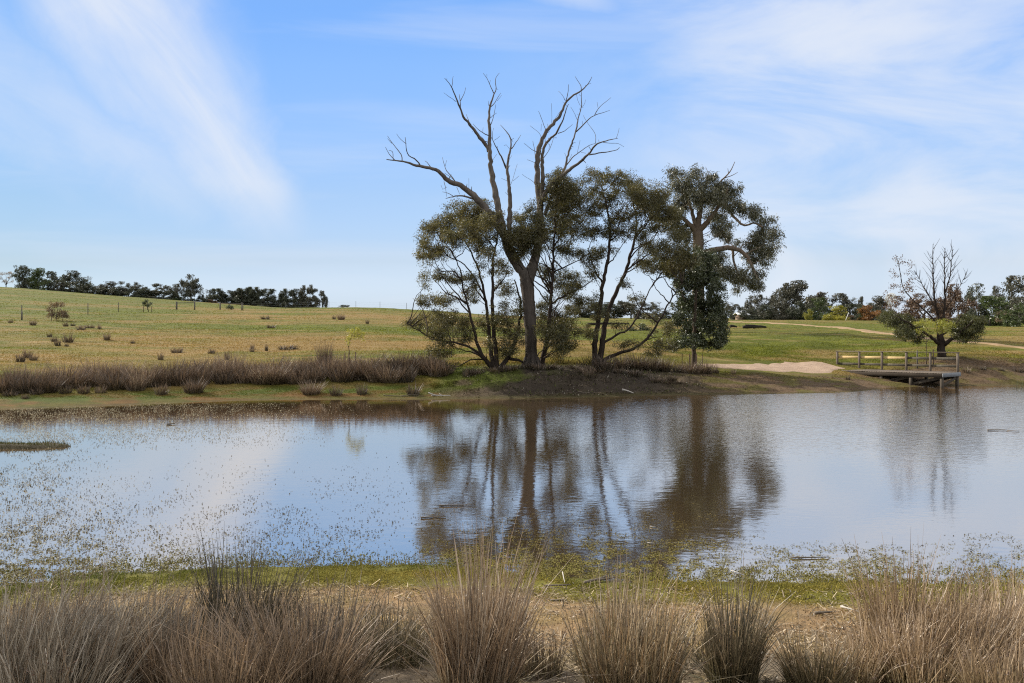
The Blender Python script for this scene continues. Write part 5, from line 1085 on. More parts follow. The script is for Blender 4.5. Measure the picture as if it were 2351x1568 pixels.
for i in range(5):
    a, b = RAILT[i], RAILT[i + 1]
    g = Geo(); g.bar(jp(a + .05, -.005, jz(a) + .70), jp(b + .055, -.005, jz(b) + .70), .045, .14); o = g.build('rail_board', M_NEWPINE if i < 3 else M_LICHEN, jet, False, jo_); o['label'] = 'new pale pine rail board' if i < 3 else 'old grey rail board'
    g = Geo(); g.bar(jp(a + .05, -.005, jz(a) + .30), jp(b + .055, -.005, jz(b) + .30), .045, .13); g.build('rail_board', M_LICHEN, jet, False, jo_)
for w in (.10, JW - .10):
    for t in (.06, 1.75, 3.45, 5.1, 6.4):
        b = jp(t, w, 0); gz = min(H(b[0], b[1]), .25) - .25
        if jz(t) - .25 - gz > .2:
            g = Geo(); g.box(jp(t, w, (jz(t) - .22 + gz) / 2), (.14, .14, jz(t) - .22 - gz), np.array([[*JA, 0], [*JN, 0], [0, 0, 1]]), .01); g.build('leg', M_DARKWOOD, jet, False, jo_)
for (t0, w0, z0, t1, w1, z1) in ((.15, JW - .19, -.25, 1.65, JW - .19, -.62), (1.85, JW - .19, -.25, 3.3, JW - .19, -.6), (.15, .19, -.25, 1.65, .19, -.62), (3.4, JW - .19, -.58, 1.9, JW - .19, -.25), (.06, .2, -.3, .06, JW - .2, -.66)):
    g = Geo(); g.bar(jp(t0, w0, jz(t0) + z0), jp(t1, w1, max(jz(t1) + z1, -.1)), .05, .14); g.build('brace', M_DARKWOOD, jet, False, jo_)

# ----------------------------------------------------------------- stakes and saplings
M_STAKE = wood_mat('brown_hardwood_stake', (.06, .04, .028), (.15, .10, .07))
M_POST = wood_mat('grey_fence_post', (.055, .05, .042), (.16, .145, .12))
def stake(vx, D, h, lab, group, rad=.025, name='stake', cat='stake', mat=None, lean=(0, 0)):
    b = G(vx, D); o = Geo()
    P = np.array([[0, 0, -.08], [lean[0] * .5, lean[1] * .5, h * .5], [lean[0], lean[1], h]])
    o.tube(P, np.array([rad, rad, rad * .95]), 6)
    ob = o.build(name, mat or M_STAKE, None, False); ob.location = b; return tag(ob, lab, cat, group)
def sapling(name, lab, vx, D, stem, bl, cv, dens, nleaf, ls, crad, leafmat, seed, r0=.03, twigs=True, cat='sapling', droop=.5, flat=.8):
    r = np.random.default_rng(seed); b = G(vx, D); t = thing(name, b, lab, cat); org = np.array(t.location)
    st = [(trace(cv, s, D, 0, (.2 if i else 0) * r.normal(), r), r0 if i == 0 else r0 * .5, .008) for i, s in enumerate(stem)]
    B = survey_blobs(cv, bl, D, .5, r); cs = clusters_of(B, dens, r)
    g = grow(st, cs, r, rtip=.005, step=.12); g.build('trunk', M_BARK_SAP, t, True, org)
    V, f = leaves(cs, crad, nleaf, ls, r, droop, flat); link('crown', mesh_np('crown', V - org, f, leafmat), t); return t
M_WILLOW = leaf_mat('yellow_willow_leaf', [(.22, .22, .02), (.38, .36, .035), (.52, .46, .06)], .45, .3)
DWS = 45.2
sapling('willow_sapling', 'young willow with a thin yellow-green weeping top between three dark stakes', 802, DWS, [[(1040, 1085), (1030, 960), (1020, 870), (1040, 800), (1070, 740)], [(1022, 880), (1010, 830), (990, 800)]],
        [(1040, 740, 30, 28), (1080, 725, 40, 24), (1120, 745, 40, 28), (1060, 780, 40, 20), (1020, 800, 22, 20), (1145, 790, 22, 26), (1100, 775, 30, 16), (1010, 840, 26, 24), (1150, 755, 16, 20)], c2, 60, 34, (.11, .016), .12, M_WILLOW, 91, .028, droop=1.4)
for vx, h, lab in ((791.5, 1.02, 'leftmost dark stake beside the willow sapling'), (800.6, 1.0, 'dark stake against the willow sapling\'s stem'), (816.3, 1.0, 'rightmost dark stake beside the willow sapling')):
    stake(vx, DWS + (.15 if vx > 810 else -.1), h, lab, 'stakes round the willow sapling', .032)
for c_, h, lab in ((612, .80, 'thin left stake in front of the staked evergreen'), (660, .78, 'thick dark stake left of the evergreen trunk'), (703, .80, 'stake just right of the evergreen trunk'), (740, .80, 'thin pale-tipped right stake by the evergreen')):
    stake(c5(c_, 0)[0], 48.6, h, lab, 'stakes round the evergreen', .035 if c_ in (660, 703) else .018)
DJS = 51.0
sapling('willow_sapling', 'young yellow-green willow between two stakes just behind the jetty rail', c6(1606, 0)[0], DJS, [[(1606, 1112), (1607, 1030), (1606, 960), (1600, 900), (1610, 830)], [(1606, 960), (1570, 900), (1550, 850)], [(1606, 940), (1640, 880), (1690, 810)]],
        [(1560, 790, 40, 26), (1600, 800, 44, 30), (1660, 790, 50, 30), (1720, 790, 56, 34), (1780, 800, 44, 34), (1560, 850, 30, 30), (1690, 840, 50, 28), (1630, 850, 36, 30), (1750, 845, 44, 30), (1530, 800, 20, 24)], c6, 40, 34, (.11, .018), .14, leaf_mat('lime_willow_leaf', [(.18, .20, .02), (.32, .32, .03), (.42, .38, .05)], .45, .3), 92, .03, droop=1.2)
stake(c6(1535, 0)[0], DJS, 1.02, 'stake left of the willow behind the jetty', 'stakes round the jetty willow', .04, mat=M_POST); stake(c6(1657, 0)[0], DJS, 1.0, 'stake right of the willow behind the jetty', 'stakes round the jetty willow', .035)
# paddock trees on the left
DA1 = 85.0
sapling('autumn_tree', 'small round tree turning russet, held by two stakes in the left paddock', c1(470, 0)[0], DA1, [[(468, 762), (468, 720), (468, 670), (470, 600)], [(468, 690), (430, 640), (410, 610)], [(468, 690), (510, 650), (530, 640)], [(468, 680), (445, 620)], [(468, 690), (495, 620)]],
        [(400, 620, 24, 24), (430, 590, 26, 24), (470, 580, 28, 20), (510, 590, 24, 22), (530, 640, 24, 26), (490, 640, 30, 26), (440, 650, 30, 24), (540, 680, 18, 16), (410, 670, 22, 18), (470, 680, 30, 18), (515, 675, 24, 20)], c1, 14, 70, (.12, .05), .26, leaf_mat('russet_paddock_leaf', [(.08, .06, .025), (.16, .10, .05), (.24, .15, .08)], .35, .3), 93, .05, cat='tree')
for c_, lab in ((425, 'left thin stake of the staked autumn tree'), (518, 'right thin stake of the staked autumn tree')): stake(c1(c_, 0)[0], DA1 - .3, .70 * DA1 * 65 * .27833 / F / .78, lab, 'stakes round the autumn tree', .03)
DB1 = 125.0
sapling('young_evergreen', 'small dark evergreen between two stakes up the left hillside', c1(1222, 0)[0], DB1, [[(1224, 648), (1222, 615), (1215, 570)]], [(1210, 575, 30, 24), (1195, 580, 18, 18), (1232, 585, 18, 16), (1215, 545, 14, 16), (1220, 600, 22, 12)], c1, 9, 40, (.16, .07), .28, M_DENSE, 94, .06, cat='tree')
for c_, lab in ((1183, 'left stake of the small hillside evergreen'), (1251, 'right stake of the small hillside evergreen')): stake(c1(c_, 0)[0], DB1, .85, lab, 'stakes round the hillside evergreen', .045)
DC1 = 146.0
sapling('young_evergreen', 'little dark evergreen bush behind the second rail brace on the hill', c1(1897, 0)[0], DC1, [[(1897, 628), (1897, 600)]], [(1897, 595, 26, 20), (1880, 600, 16, 14), (1912, 605, 14, 12)], c1, 7, 40, (.2, .08), .3, M_DENSE, 95, .06, cat='bush')

# ----------------------------------------------------------------- fences on the hill
def rail_brace(ca, cb, top, bot, D, lab):
    va, vb = c1(ca, 0)[0], c1(cb, 0)[0]; a = G(va, D); b = G(vb, D + 1.0); t = thing('fence_brace', (a + b) / 2, lab, 'fence'); og = np.array(t.location)
    for p in (a, b):
        q = Geo(); q.tube(np.array([p - [0, 0, .1], p + [0, 0, .6], p + [0, 0, 1.22]]), np.array([.11, .105, .10]), 8); q.build('post', M_POST, t, True, og)
    q = Geo(); q.bar(a + [0, 0, 1.05], b + [0, 0, 1.10], .11, .11); q.build('rail', M_POST, t, False, og); return a, b
a1, b1 = rail_brace(1458, 1605, 590, 645, 138, 'left of two post-and-rail fence braces on the hillside'); a2, b2 = rail_brace(1815, 1995, 578, 635, 141, 'right post-and-rail fence brace beside the little bush')
M_WIRE, nt_, out_ = newmat('galvanised_wire'); principled(nt_, out_, (.30, .30, .30), .5)
def wire_fence(pts, lab, D_=None, h=1.15, rad=.028, mat=None, wires=(.35, .7, 1.05)):
    P = [G(vx, D) for vx, D in pts]; t = thing('wire_fence', P[len(P) // 2], lab, 'fence'); og = np.array(t.location)
    for p in P:
        q = Geo(); q.tube(np.array([p - [0, 0, .1], p + [0, 0, h]]), np.array([rad, rad]), 5); q.build('post', mat or M_POST, t, False, og)
    q = Geo()
    for w in wires: q.tube(np.array([p + [0, 0, w] for p in P]), np.full(len(P), .004), 3, False)
    q.build('wires', M_WIRE, t, False, og); return t
wire_fence([(-60, 82), (50, 88), (201.8, 102), (271.4, 118), (338, 134), (404, 138)], 'thin wire fence with slim posts climbing the left paddock', h=1.3, rad=.05)
wire_fence([(558, 141), (655, 160), (755, 176), (816.7, 178), (872, 178), (933, 174), (985, 172)], 'thin wire fence with slim posts along the hill crest', h=1.25, rad=.035)
stake(c1(180, 0)[0], 84, .80, 'short dark round post left of the staked autumn tree', None, .075, 'fence_post', 'post', M_POST)
stake(c6(985, 0)[0], 150, 1.35, 'white marker post leaning beside the yellow bush', None, .05, 'marker_post', 'post', None, (.55, 0)).data.materials[0] = wood_mat('white_painted_post', (.55, .55, .52), (.75, .75, .72))

# ----------------------------------------------------------------- logs, sticks, shed, house, windmill
def stick(cv, pts, D, lab, rad, mat, name='stick', cat='stick', z=None, subs=()):
    q = Geo(); base = None
    def path(p):
        L = []
        for (a, b) in p:
            vx, vy = cv(a, b); 
            if z is not None: Dd = (HC - z) * F / (vy - HY)
            else:
                Dd = D
            x = X(vx, Dd); zz_ = z if z is not None else max(H(x, Dd), HC - (vy - HY) * Dd / F)
            L.append([x, Dd, zz_ + rad * .6])
        return np.array(L)
    P, t = resample(path(pts), .12); o0 = P.mean(0); rr = rad * (1 - .55 * t)
    q.tube(P - o0, rr, 6)
    for s, f in subs:
        P2, t2 = resample(path(s), .1); q.tube(P2 - o0, rad * f * (1 - .5 * t2), 5)
    ob = q.build(name, mat, None, True); ob.location = o0; return tag(ob, lab, cat)
M_PALE = wood_mat('bleached_driftwood', (.30, .27, .23), (.52, .48, .42)); M_STICK = wood_mat('grey_brown_stick', (.07, .055, .04), (.20, .165, .125)); M_CHAR = wood_mat('blackened_log', (.012, .010, .008), (.045, .036, .028))
n2a = conv(805.7 - 394.0, 872.8, .3427)   # second set of views
nA = conv(0, 872.8, .3427); nB = conv(805.7, 872.8, .3427); nC = conv(1544.2, 872.8, .3427); nD = conv(1074.2, 1208.5, .31414); nE = conv(1745.6, 1208.5, .25702)
stick(c2, [(1735, 1290), (1790, 1318), (1850, 1330), (1930, 1341)], 40.6, 'white dead branch lying at the far water edge left of the mound', .035, M_PALE, 'fallen_branch', 'branch', subs=[([(1830, 1300), (1860, 1318), (1885, 1334)], .6), ([(1760, 1349), (1820, 1347), (1885, 1347)], .6)])
stick(nB, [(1815, 66), (1850, 74), (1890, 90)], 41.7, 'pale broken log end on the dark mud below the mound', .05, M_PALE, 'log', 'log')
stick(nB, [(1520, 80), (1530, 100), (1600, 106)], 41.4, 'bent grey stick low on the mound\'s mud', .03, M_STICK)
stick(c2, [(1330, 1310), (1450, 1320), (1560, 1330), (1690, 1318)], 40.5, 'tangle of thin dark sticks on the far shore beside the white branch', .02, M_STICK, subs=[([(1480, 1330), (1560, 1308), (1640, 1306)], .8), ([(1600, 1335), (1660, 1340), (1700, 1325)], .8)])
stick(nD, [(850, 416), (905, 392), (960, 398), (1018, 366)], 12.6, 'forked dark stick lying on the near weed edge', .022, M_STICK, z=.03, subs=[([(960, 396), (1030, 384), (1095, 370)], .8)])
stick(nD, [(560, 442), (650, 436), (750, 431)], 12.3, 'straight dark stick flat on the near weed, upper of two', .02, M_STICK, z=.04)
stick(nD, [(530, 456), (620, 454), (700, 450)], 12.2, 'straight dark stick flat on the near weed, lower of two', .015, M_STICK, z=.04)
stick(nD, [(690, 335), (698, 375), (706, 412)], 12.4, 'whitish twig pointing at the water on the near weed', .009, M_PALE, z=.05)
stick(nD, [(598, 545), (660, 540), (730, 541)], 11.2, 'short dark stick on the tan mud', .015, M_STICK, z=.09)
stick(nD, [(1920, 322), (1960, 336), (2000, 350)], 12.9, 'pale straight stick floating in the shallows at the right', .008, M_PALE, z=.01)
stick(nE, [(280, 283), (440, 281), (610, 277)], 13.6, 'long dark stick floating near the straw tussocks', .014, M_STICK, z=.01)
stick(nE, [(485, 780), (560, 774), (640, 770)], 10.6, 'short dark log on the mud left of the straw mass', .02, M_STICK, 'log', 'log', z=.16)
stick(nE, [(715, 718), (800, 742), (880, 768)], 10.6, 'pale stick on the mud at the foot of the straw mass', .013, M_PALE, z=.16)
stick(nB, [(466, 923), (540, 919), (635, 916)], 15.6, 'dark stick floating at the left edge of the tree reflection, lower of two', .016, M_STICK, z=.01, subs=[([(520, 918), (570, 908)], .6)])
stick(nB, [(590, 841), (700, 840), (806, 838)], 17, 'dark stick floating at the left edge of the tree reflection, upper of two', .016, M_STICK, z=.01)
stick(nB, [(2000, 980), (2040, 984)], 14.8, 'small white stick floating in the dark reflection, upper of two', .009, M_PALE, z=.01)
stick(nB, [(1985, 1091), (2035, 1094)], 13.8, 'small white stick floating in the dark reflection, lower of two', .009, M_PALE, z=.01)
stick(nA, [(1118, 298), (1145, 295), (1172, 294)], 30, 'dark stick floating in the open left water', .03, M_STICK, z=.01)
stick(nC, [(2108, 336), (2170, 334), (2240, 336)], 29, 'dark log floating near the right edge', .02, M_STICK, 'log', 'log', z=.01, subs=[([(2240, 338), (2280, 342), (2320, 344)], .7)])
stick(c5, [(995, 1148), (1050, 1146), (1100, 1146), (1143, 1150)], 84, 'blackened logs heaped in the right paddock', .17, M_CHAR, 'log', 'log', subs=[([(1010, 1140), (1060, 1139), (1110, 1143)], .8), ([(1060, 1152), (1100, 1142), (1140, 1146)], .8)])
stick(c5, [(915, 1142), (935, 1140), (957, 1146)], 84, 'short black log half hidden by the evergreen', .16, M_CHAR, 'log', 'log')
stick(c4, [(1290, 1003), (1400, 998), (1568, 1000)], 80, 'long black log lying behind the mound\'s right wattle', .14, M_CHAR, 'log', 'log')
bs = thing('shrub', G(1470, 78), 'low dark shrub behind the mound\'s right wattle', 'shrub'); r = np.random.default_rng(97)
B = survey_blobs(c5, [(300, 1160, 40, 26), (350, 1150, 50, 34), (395, 1165, 30, 24)], 78, .8, r); cs = clusters_of(B, 6, r); og = np.array(bs.location)
grow([(np.array([og - [0, 0, .1], og + [0, 0, .5]]), .08, .05)], cs, r, step=.3).build('stems', M_BARK_DARK, bs, True, og)
V, f = leaves(cs, .35, 90, (.16, .07), r); link('foliage', mesh_np('foliage', V - og, f, M_DENSE), bs)

def house(name, vx, D, w, d, h, roof_h, rz, lab, wall, roof, nwin):
    t = thing(name, G(vx, D), lab, 'building', None, rz)
    g = Geo(); z0 = -.6
    V = [[-w / 2, -d / 2, z0], [w / 2, -d / 2, z0], [w / 2, d / 2, z0], [-w / 2, d / 2, z0], [-w / 2, -d / 2, h], [w / 2, -d / 2, h], [w / 2, d / 2, h], [-w / 2, d / 2, h], [-w / 2, 0, h + roof_h], [w / 2, 0, h + roof_h]]
    g.add(V, [[0, 1, 5, 4], [2, 3, 7, 6], [0, 4, 7, 3], [1, 2, 6, 5]], [[4, 8, 7], [5, 6, 9]]); g.build('wall', wall, t)
    g = Geo(); e = .45
    for s in (-1, 1):
        a = math.atan2(roof_h, d / 2); L = math.hypot(roof_h, d / 2) + e
        g.box(np.array([0, s * (d / 4 + e * .3), h + roof_h / 2 - e * .18 + .08]), (w + 2 * e, L, .10), np.array([[1, 0, 0], [0, math.cos(a), -s * math.sin(a)], [0, s * math.sin(a), math.cos(a)]]), .02)
    g.build('roof', roof, t)
    for i in range(nwin):
        x = (i + .5) * w / nwin - w / 2
        g = Geo(); fr = .06
        for dx, dz, sx, sz in ((-.55, 0, fr, 1.2), (.55, 0, fr, 1.2), (0, .6, 1.16, fr), (0, -.6, 1.16, fr)): g.box(np.array([x + dx, -d / 2 - .02, 1.5 + dz]), (sx, .08, sz))
        wn = g.build('window', M_TRIM, t); g = Geo(); g.box(np.array([x, -d / 2 - .012, 1.5]), (1.04, .02, 1.14)); g.build('pane', M_GLASS, wn)
    return t
M_TRIM, nt_, out_ = newmat('white_window_trim'); principled(nt_, out_, (.7, .7, .68), .6)
M_GLASS, nt_, out_ = newmat('dark_window_glass'); principled(nt_, out_, (.03, .035, .04), .08, None, .5)
def plain(name, a, b, sc=.8):
    m, nt_, out_ = newmat(name); tc_ = N(nt_, 'ShaderNodeTexCoord'); principled(nt_, out_, ramp(nt_, noise(nt_, tc_.outputs['Object'], sc, 5), [(.3, a), (.7, b)]), .7); return m
house('house', 2420, 152, 11, 7, 2.5, 1.6, .35, 'white-walled house with pale grey roof half hidden by trees at the right edge', plain('white_render', (.62, .62, .6), (.74, .74, .72)), plain('pale_metal_roof', (.5, .51, .52), (.62, .63, .64)), 4)
house('shed', 1702, 205, 2.2, 2.0, 1.25, .35, .2, 'small farm shed with a white roof at the left end of the right tree line', plain('brown_shed_wall', (.16, .11, .08), (.24, .17, .12)), plain('white_shed_roof', (.62, .62, .6), (.74, .74, .72)), 1)
# windmill: a fan above the trees
DWM = 190.0; vx, vy = c6(1331, 611); wm = thing('windmill', G(vx, DWM), 'wind pump with a round bladed fan showing above the trees behind the bare tree', 'windmill'); og = np.array(wm.location)
hub = W(vx, vy, DWM); hz = hub[2] - og[2]; M_GALV = plain('galvanised_steel', (.42, .42, .42), (.58, .58, .57), 2); M_FAN = plain('pale_fan_blade', (.6, .6, .58), (.72, .72, .7), 2)
g = Geo(); legs = [np.array([sx_ * 1.1, sy_ * 1.1, -.2]) for sx_, sy_ in ((-1, -1), (1, -1), (1, 1), (-1, 1))]; top = np.array([0, 0.1, hz - .1])
for i, l in enumerate(legs):
    q = Geo(); q.bar(l, top + (l * [.1, .1, 0]), .06, .06); q.build('leg', M_GALV, wm)
for k in range(1, 6):
    f0 = k / 6; f1 = (k - .8) / 6
    for i in range(4):
        a = legs[i] * (1 - f0) + (top + legs[i] * [.1, .1, 0]) * f0; b = legs[(i + 1) % 4] * (1 - f0) + (top + legs[(i + 1) % 4] * [.1, .1, 0]) * f0; b2 = legs[(i + 1) % 4] * (1 - f1) + (top + legs[(i + 1) % 4] * [.1, .1, 0]) * f1
        g.bar(a, b, .04, .04, bevel=0); g.bar(a, b2, .03, .03, bevel=0)
g.build('braces', M_GALV, wm)
g = Geo(); V = []; 
for k in range(18):
    a0 = k * 2 * math.pi / 18; a1 = a0 + .26; ri, ro = .42, 1.35
    pts = [(ri, a0, -.05), (ro, a0, -.12), (ro, a1, .10), (ri, a1, .04)]
    v = [[rr_ * math.cos(a), -.35 + y_, hz + rr_ * math.sin(a)] for rr_, a, y_ in pts]; v2 = [[p[0], p[1] + .015, p[2]] for p in v]
    g.add(v + v2, [[0, 1, 2, 3], [7, 6, 5, 4], [0, 4, 5, 1], [1, 5, 6, 2], [2, 6, 7, 3], [3, 7, 4, 0]])
for rr_ in (.6, 1.15):
    th = np.linspace(0, 2 * math.pi, 25); g.tube(np.stack([rr_ * np.cos(th), np.full(25, -.33), hz + rr_ * np.sin(th)], 1), np.full(25, .02), 4, False)
g.tube(np.array([[0, -.42, hz], [0, .5, hz]]), np.array([.09, .07]), 8); g.build('fan', M_FAN, wm)
g = Geo(); g.bar([0, .3, hz], [.2, 1.6, hz], .05, .05); g.add([[.2, 1.5, hz - .35], [.4, 2.5, hz - .5], [.4, 2.5, hz + .5], [.2, 1.5, hz + .35], [.22, 1.5, hz - .35], [.42, 2.5, hz - .5], [.42, 2.5, hz + .5], [.22, 1.5, hz + .35]], [[0, 1, 2, 3], [7, 6, 5, 4], [0, 4, 5, 1], [1, 5, 6, 2], [2, 6, 7, 3], [3, 7, 4, 0]]); g.build('tail', M_FAN, wm)

# ----------------------------------------------------------------- distant trees
def far_tree(kind, seed, leafmat):
    """unit tree: height 1, width about 1; returns (trunk mesh, crown mesh)"""
    r = np.random.default_rng(seed); bl = []; st = [(np.array([[0, 0, -.05], [.01, 0, .15], [.0, .01, .35]]), .030, .02)]
    if kind == 'gum':
        for k in range(16):
            a = r.random() * 6.28; q = .10 + .34 * r.random(); z = .42 + .46 * r.random() - .25 * (q - .1)
            bl.append((np.array([math.cos(a) * q, math.sin(a) * q, z]), np.array([.14, .14, .085]) * (.7 + .6 * r.random())))
        for k in range(5):
            a = k * 1.3 + r.random(); st.append((np.array([[0, 0, .16 + .04 * k], [math.cos(a) * .10, math.sin(a) * .1, .38], [math.cos(a) * .24, math.sin(a) * .24, .62]]), .016, .006))
        nl, cr, ls = 24, .06, (.046, .024)
    elif kind == 'dome':
        for k in range(20):
            a = r.random() * 6.28; q = .40 * math.sqrt(r.random()); z = .18 + .66 * r.random() * (1 - (q / .48) ** 2)
            bl.append((np.array([math.cos(a) * q, math.sin(a) * q, z]), np.array([.15, .15, .11]) * (.7 + .6 * r.random())))
        nl, cr, ls = 22, .065, (.050, .028)
    elif kind == 'column':
        for k in range(22):
            z = .10 + .82 * k / 22; q = .30 * (1 - ((z - .45) / .62) ** 2) * r.random(); a = r.random() * 6.28
            bl.append((np.array([math.cos(a) * q, math.sin(a) * q, z]), np.array([.17, .17, .085]) * (.8 + .4 * r.random())))
        nl, cr, ls = 22, .06, (.05, .028)
    elif kind == 'upright':
        for k in range(20):
            z = .08 + .88 * r.random(); q = .40 * (1.12 - z) * r.random() + .05; a = r.random() * 6.28
            bl.append((np.array([math.cos(a) * q, math.sin(a) * q, z]), np.array([.10, .10, .11]) * (.7 + .6 * r.random())))
        for k in range(3):
            a = k * 2.1 + r.random(); st.append((np.array([[0, 0, .1], [math.cos(a) * .06, math.sin(a) * .06, .4], [math.cos(a) * .12, math.sin(a) * .12, .85]]), .018, .005))
        nl, cr, ls = 22, .06, (.046, .025)
    else:   # sparse
        for k in range(14):
            a = r.random() * 6.28; q = .12 + .32 * r.random(); z = .35 + .5 * r.random()
            bl.append((np.array([math.cos(a) * q, math.sin(a) * q, z]), np.array([.12, .12, .09])))
        for k in range(6):
            a = k * 1.05 + r.random() * .4; st.append((np.array([[0, 0, .12], [math.cos(a) * .12, math.sin(a) * .12, .38], [math.cos(a) * .28, math.sin(a) * .28, .7]]), .014, .004))
        nl, cr, ls = 7, .055, (.034, .018)
    cs = np.vstack([c + (lambda d: d / np.linalg.norm(d, axis=1, keepdims=True) * (r.random((n_, 1)) ** .45))(r.normal(size=(n_, 3))) * e for c, e in bl for n_ in [13]])
    cs[:, 2] = np.maximum(cs[:, 2], .03)
    ex = np.percentile(np.abs(cs[:, :2]), 97); cs[:, :2] *= .47 / ex
    lo_ = {'gum': .30, 'sparse': .30, 'upright': .06, 'dome': .0, 'column': .0}[kind]
    z0_, z1_ = np.percentile(cs[:, 2], 2), np.percentile(cs[:, 2], 98); cs[:, 2] = lo_ + (cs[:, 2] - z0_) / (z1_ - z0_) * (.96 - lo_); cs[:, 2] = np.maximum(cs[:, 2], .03)
    st = [(p * np.array([1.15, 1.15, 1]), a_, b_) for p, a_, b_ in st]
    g = grow(st, cs, r, rtip=.0022, step=.08, rmax=.012)
    V, f = leaves(cs, cr, nl, ls, r, .2, .85)
    V[:, 2] = np.clip(V[:, 2], .0, 1.02)
    return g.mesh('tree_wood', M_BARK_FAR, True), mesh_np('tree_crown', V, f, leafmat)
M_BARK_FAR = bark_mat('distant_bark', (.05, .042, .034), (.15, .125, .10), 2)
L_GUM = leaf_mat('distant_gum_leaf', [(.042, .045, .029), (.086, .083, .052), (.155, .138, .09)], .25, .3)
L_DARK = leaf_mat('distant_dark_leaf', [(.030, .037, .021), (.058, .066, .036), (.11, .113, .064)], .25, .3)
L_GREEN = leaf_mat('distant_green_leaf', [(.030, .048, .012), (.062, .090, .020), (.13, .15, .045)], .25, .3)
L_PALE = leaf_mat('pale_autumn_leaf', [(.16, .11, .06), (.28, .19, .10), (.38, .27, .15)], .35, .3)
L_YELL = leaf_mat('yellow_shrub_leaf', [(.16, .17, .02), (.30, .28, .03), (.42, .36, .05)], .4, .3)
L_ORNG = leaf_mat('orange_autumn_leaf', [(.13, .06, .02), (.26, .12, .03), (.36, .18, .05)], .35, .3)
L_BRWN = leaf_mat('brown_autumn_leaf', [(.07, .045, .028), (.14, .085, .05), (.20, .125, .07)], .3, .3)
KIT = {}
def kit(kind, mat, i):
    key = (kind, mat.name, i)
    if key not in KIT: KIT[key] = far_tree(kind, 700 + 13 * i + len(kind), mat)
    return KIT[key]
def plant(cv, cx_, top, bot, w, D, kind, mat, i, lab, group=None, name='distant_tree', cat='tree'):
    vx, vt = cv(cx_, top); _, vb = cv(cx_, bot); k = cv(1, 0)[0] - cv(0, 0)[0]
    x = X(vx, D); zt = HC - (vt - HY) * D / F; zb = min(H(x, D), HC - (vb - HY) * D / F) - .05
    wd_ = w * k * D / F * (1.45 if lab is ROWL else 1.15); hh_ = zt - zb
    t = thing(name, (x, D, zb), lab, cat, group, (i * 2.4 + cx_ * .37) % 6.28, (wd_, wd_, hh_))
    a, b = kit(kind, mat, i % 3)
    for nm, me in (('trunk', a), ('crown', b)):
        o = bpy.data.objects.new(nm, me); COL.objects.link(o); o.parent = t
    return t
WL = 'trees of the hilltop windbreak'; WR = 'trees of the right-hand tree line'
ROWL = 'dark tree in the close-set wood at the right end of the hilltop windbreak'; HDGL = 'dark low bush filling the gap under the hilltop windbreak'
